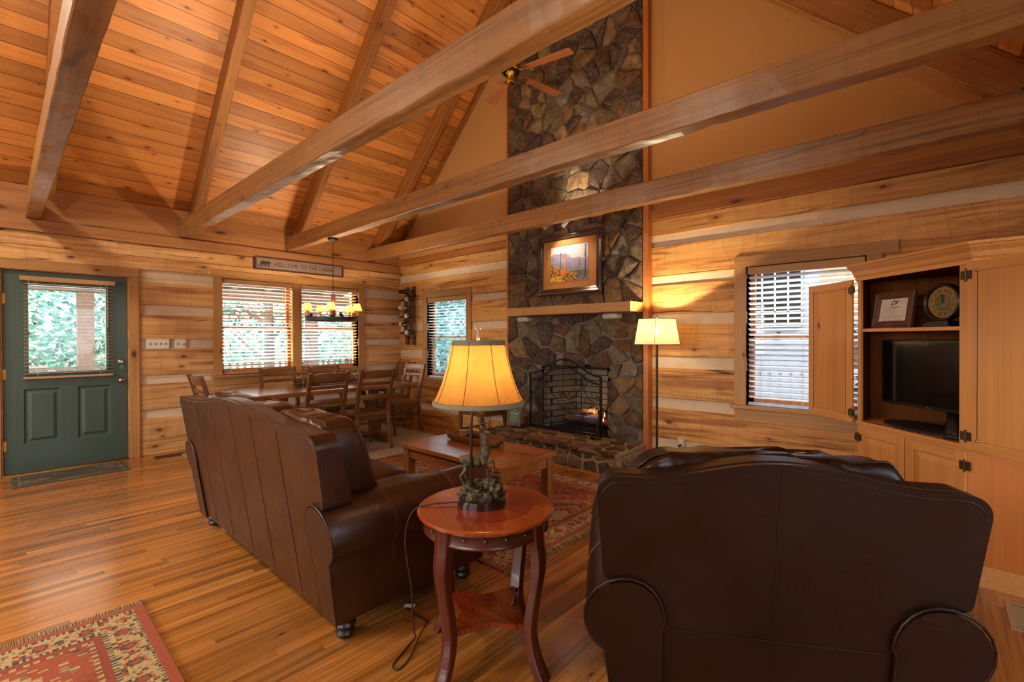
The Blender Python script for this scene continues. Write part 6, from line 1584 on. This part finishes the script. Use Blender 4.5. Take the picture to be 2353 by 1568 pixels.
TR = [(-12.4, -.6, 6.5, 2.0, 'tree seen through the left part of the door glass'), (-13.0, 1.8, 7, 2.1, 'tree seen through the right part of the door glass'), (-12.6, 4.6, 6.5, 2.1, 'tree outside the left half of the wide window'), (-12.8, 7.4, 6.5, 2.2, 'tree outside the middle of the wide window'), (-11.8, 9.6, 6.5, 2.1, 'tree outside the right half of the wide window'),
      (-8.6, 8.6, 6, 1.9, 'tree outside the narrow window, nearer one'), (-9.9, 10.8, 7, 2.2, 'tree outside the narrow window, farther one'), (-6.2, 10.2, 6.5, 2.0, 'tree right of the narrow window view')]
for i, (x, y, h_, rd_, lb) in enumerate(TR): tree(x, y, h_, rd_, lb, 4200, m_leaf if i < 5 else m_leafd, .085, sd=i+1)
mb = MB(); rn = random.Random(77)
for i in range(30): leaves(mb, (-13.2-rn.random()*1.2, -4+i*.6, rn.uniform(-.6, .3)), (.8, .8, .7), 110, .10, rn)
tag(obj('undergrowth', mb, m_leaf), 'low leafy undergrowth beyond the porch railing', 'undergrowth', kind='stuff')

# ------------------------------------------------------------------ lights
def light(name, typ, loc, en, col, size=.1, rot=(0, 0, 0), sy=None, parent=None, spread=None):
    l = bpy.data.lights.new(name, typ); l.energy = en; l.color = col
    if typ == 'AREA':
        l.size = size
        if sy: l.shape = 'RECTANGLE'; l.size_y = sy
        if spread: l.spread = R(spread)
    else: l.shadow_soft_size = size
    o = bpy.data.objects.new(name, l); link(o, parent); o.location = loc; o.rotation_euler = rot; return o
WARM = (1., .70, .38); WARM2 = (1., .76, .48); DAY = (.86, .93, 1.)
light('elk_lamp_light', 'POINT', (-.013, 0, .575), LP['elk'], WARM, .032, parent=el)
light('floor_lamp_light', 'POINT', (0, 0, 1.43), LP['floor'], WARM2, .038, parent=fp)
for k in range(5): an = 2*pi*k/5+.35; light('chandelier_light', 'POINT', (.30*cos(an), .30*sin(an), RZ+.14), LP['chand'], WARM, .020, parent=cd)
light('floor_lamp_up', 'SPOT', (0, 0, 1.47), LP['fup'], WARM2, .02, (pi, 0, 0), parent=fp).data.spot_size = R(116)
light('chandelier_up', 'SPOT', (0, 0, RZ+.10), LP['cup'], WARM2, .05, (pi, 0, 0), parent=cd).data.spot_size = R(150)
light('elk_lamp_up', 'SPOT', (-.013, 0, .632), LP['eup'], WARM2, .01, (pi, 0, 0), parent=el).data.spot_size = R(96)
light('flame_light', 'POINT', (0, -.03, .24), 1.2, (1., .5, .2), .05, parent=gl)
# fill strips added out of view on the tie beams to brighten the ceiling
for i, (x, y, z, e) in enumerate(LP['up']):
    u = empty('beam_fill_light', (x, y, z), 0, 'unseen warm fill strip added on top of ' + ['the beam nearest the door', 'the left end of the second tie beam', 'the middle of the second tie beam', 'the middle of the chandelier beam'][i], 'uplight')
    obj('strip', MB().box(-.35, -.012, 0, .35, .012, .006), m_whitem, u)
    light('uplight_lamp', 'AREA', (0, 0, .012), e, WARM2, .7, (pi, 0, 0), .02, parent=u)
# unseen ceiling fixtures added as warm fill behind and beside the viewpoint
for i, (x, y, z, e, c_) in enumerate(LP['ceil']):
    u = empty('fill_ceiling_light', (x, y, z), 0, 'unseen round fill light added %s' % ['over the entry side', 'behind the viewpoint', 'over the kitchen side', 'over the kitchen counter'][i % 4], 'ceiling light')
    obj('diffuser', MB().lathe([(.0, -.06), (.12, -.05), (.16, -.02), (.165, 0), (0, 0)], 32), emis('diffuser_glow_%d' % i, '#ffe2b8', 3.), u)
    light('ceiling_lamp', 'AREA', (0, 0, -.075), e, c_, .35, parent=u)
# area lamps added as daylight fill at the unseen windows behind and beside the viewpoint
light('back_fill_left', 'AREA', (-4.2, YK-.3, 1.6), LP['day'][0], DAY, 2.0, (R(90), 0, 0), 1.3)
light('back_fill_right', 'AREA', (-.5, YK-.3, 1.6), LP['day'][1], DAY, 2.2, (R(90), 0, 0), 1.3)
for x_, y_, rz_, e_, sx_ in ((-7.55, 2.9, -90, LP['porch'], 2.2), (-7.55, .5, -90, LP['porch']*.4, .8)):
    light('porch_fill', 'AREA', (x_, y_, 2.45), e_, DAY, sx_, (R(48), 0, R(rz_)), .35)  # unseen area lamps added above the glass to push light into the room
for x_, y_, rz_, e_, sx_ in ((-7.45, 2.9, -90, LP['deck'], 2.2), (-7.45, .5, -90, LP['deck']*.5, .8)):
    light('deck_fill', 'AREA', (x_, y_, .35), e_, DAY, sx_, (R(128), 0, R(rz_)), .5)  # unseen area lamps added below the sill to light ceiling and beams
light('side_fill', 'AREA', (-.85, 5.3, 2.5), LP['side'], DAY, 1.2, (R(48), 0, R(180)), .35)  # area lamps added out of sight over the far wall windows as fill
light('side_fill', 'AREA', (-5.6, 5.3, 2.5), LP['side']*.6, DAY, 1.0, (R(48), 0, R(180)), .35)
light('daylight_kitchen_a', 'AREA', (3.9, -1.3, 1.6), LP['day'][2], DAY, 1.8, (R(90), 0, R(90)), 1.25)
light('daylight_kitchen_b', 'AREA', (3.9, 1.8, 1.6), LP['day'][3], DAY, 2.0, (R(90), 0, R(90)), 1.25)

w = bpy.data.worlds.new('sky'); SC.world = w; w.use_nodes = True; nt = w.node_tree; nt.nodes.clear()
sk = nt.nodes.new('ShaderNodeTexSky'); sk.sky_type = 'NISHITA'; sk.sun_disc = False; sk.sun_elevation = R(38); sk.sun_rotation = R(200); sk.air_density = 1.2; sk.dust_density = 2.5
hs = nt.nodes.new('ShaderNodeHueSaturation'); hs.inputs['Saturation'].default_value = .55
bg = nt.nodes.new('ShaderNodeBackground'); bg.inputs['Strength'].default_value = LP['sky']; ow = nt.nodes.new('ShaderNodeOutputWorld')
nt.links.new(sk.outputs[0], hs.inputs['Color']); nt.links.new(hs.outputs[0], bg.inputs[0]); nt.links.new(bg.outputs[0], ow.inputs[0])
s_ = bpy.data.lights.new('sun', 'SUN'); s_.energy = LP['sun']; s_.angle = R(4); s_.color = (1, .96, .9); so_ = bpy.data.objects.new('sun', s_); COL.objects.link(so_); so_.rotation_euler = (R(0), R(46), R(-28)); so_.location = (0, 0, 12)

bpy.context.view_layer.update(); dg = bpy.context.evaluated_depsgraph_get()
for o in [o for o in SC.objects if o.type == 'FONT']:      # lettering as plain meshes
    me = bpy.data.meshes.new_from_object(o.evaluated_get(dg)); n_ = bpy.data.objects.new('tmp', me); COL.objects.link(n_)
    n_.parent = o.parent; n_.matrix_local = o.matrix_local.copy(); nm = o.name; bpy.data.objects.remove(o); n_.name = nm
# ------------------------------------------------------------------ camera
f_, yaw, pit, rol = 1074.6, .738784, -.0061964, -.0029318
Fv = V((-sin(yaw)*cos(pit), cos(yaw)*cos(pit), sin(pit))); Rv = V((cos(yaw), sin(yaw), 0)); Uv = Rv.cross(Fv)
R2 = Rv*cos(rol)+Uv*sin(rol); U2 = -Rv*sin(rol)+Uv*cos(rol)
cam = bpy.data.cameras.new('camera'); cam.sensor_width = 36; cam.lens = 36*f_/2353; cam.clip_start = .05; cam.clip_end = 300
co = bpy.data.objects.new('camera', cam); COL.objects.link(co)
mx = M((R2, U2, -Fv)).transposed().to_4x4(); mx.translation = V((0, 0, 1.37)); co.matrix_world = mx
SC.camera = co
SC.view_settings.view_transform = 'Standard'; SC.view_settings.look = 'None'; SC.view_settings.gamma = 1; SC.view_settings.exposure = LP['exp']; SC.view_settings.use_curve_mapping = False
c_ = SC.cycles; c_.use_denoising = True; c_.max_bounces = 6; c_.diffuse_bounces = 4; c_.use_adaptive_sampling = True; c_.adaptive_threshold = .025; c_.glossy_bounces = 3; c_.transmission_bounces = 3; c_.transparent_max_bounces = 12; c_.caustics_reflective = False; c_.caustics_refractive = False; c_.sample_clamp_indirect = 6
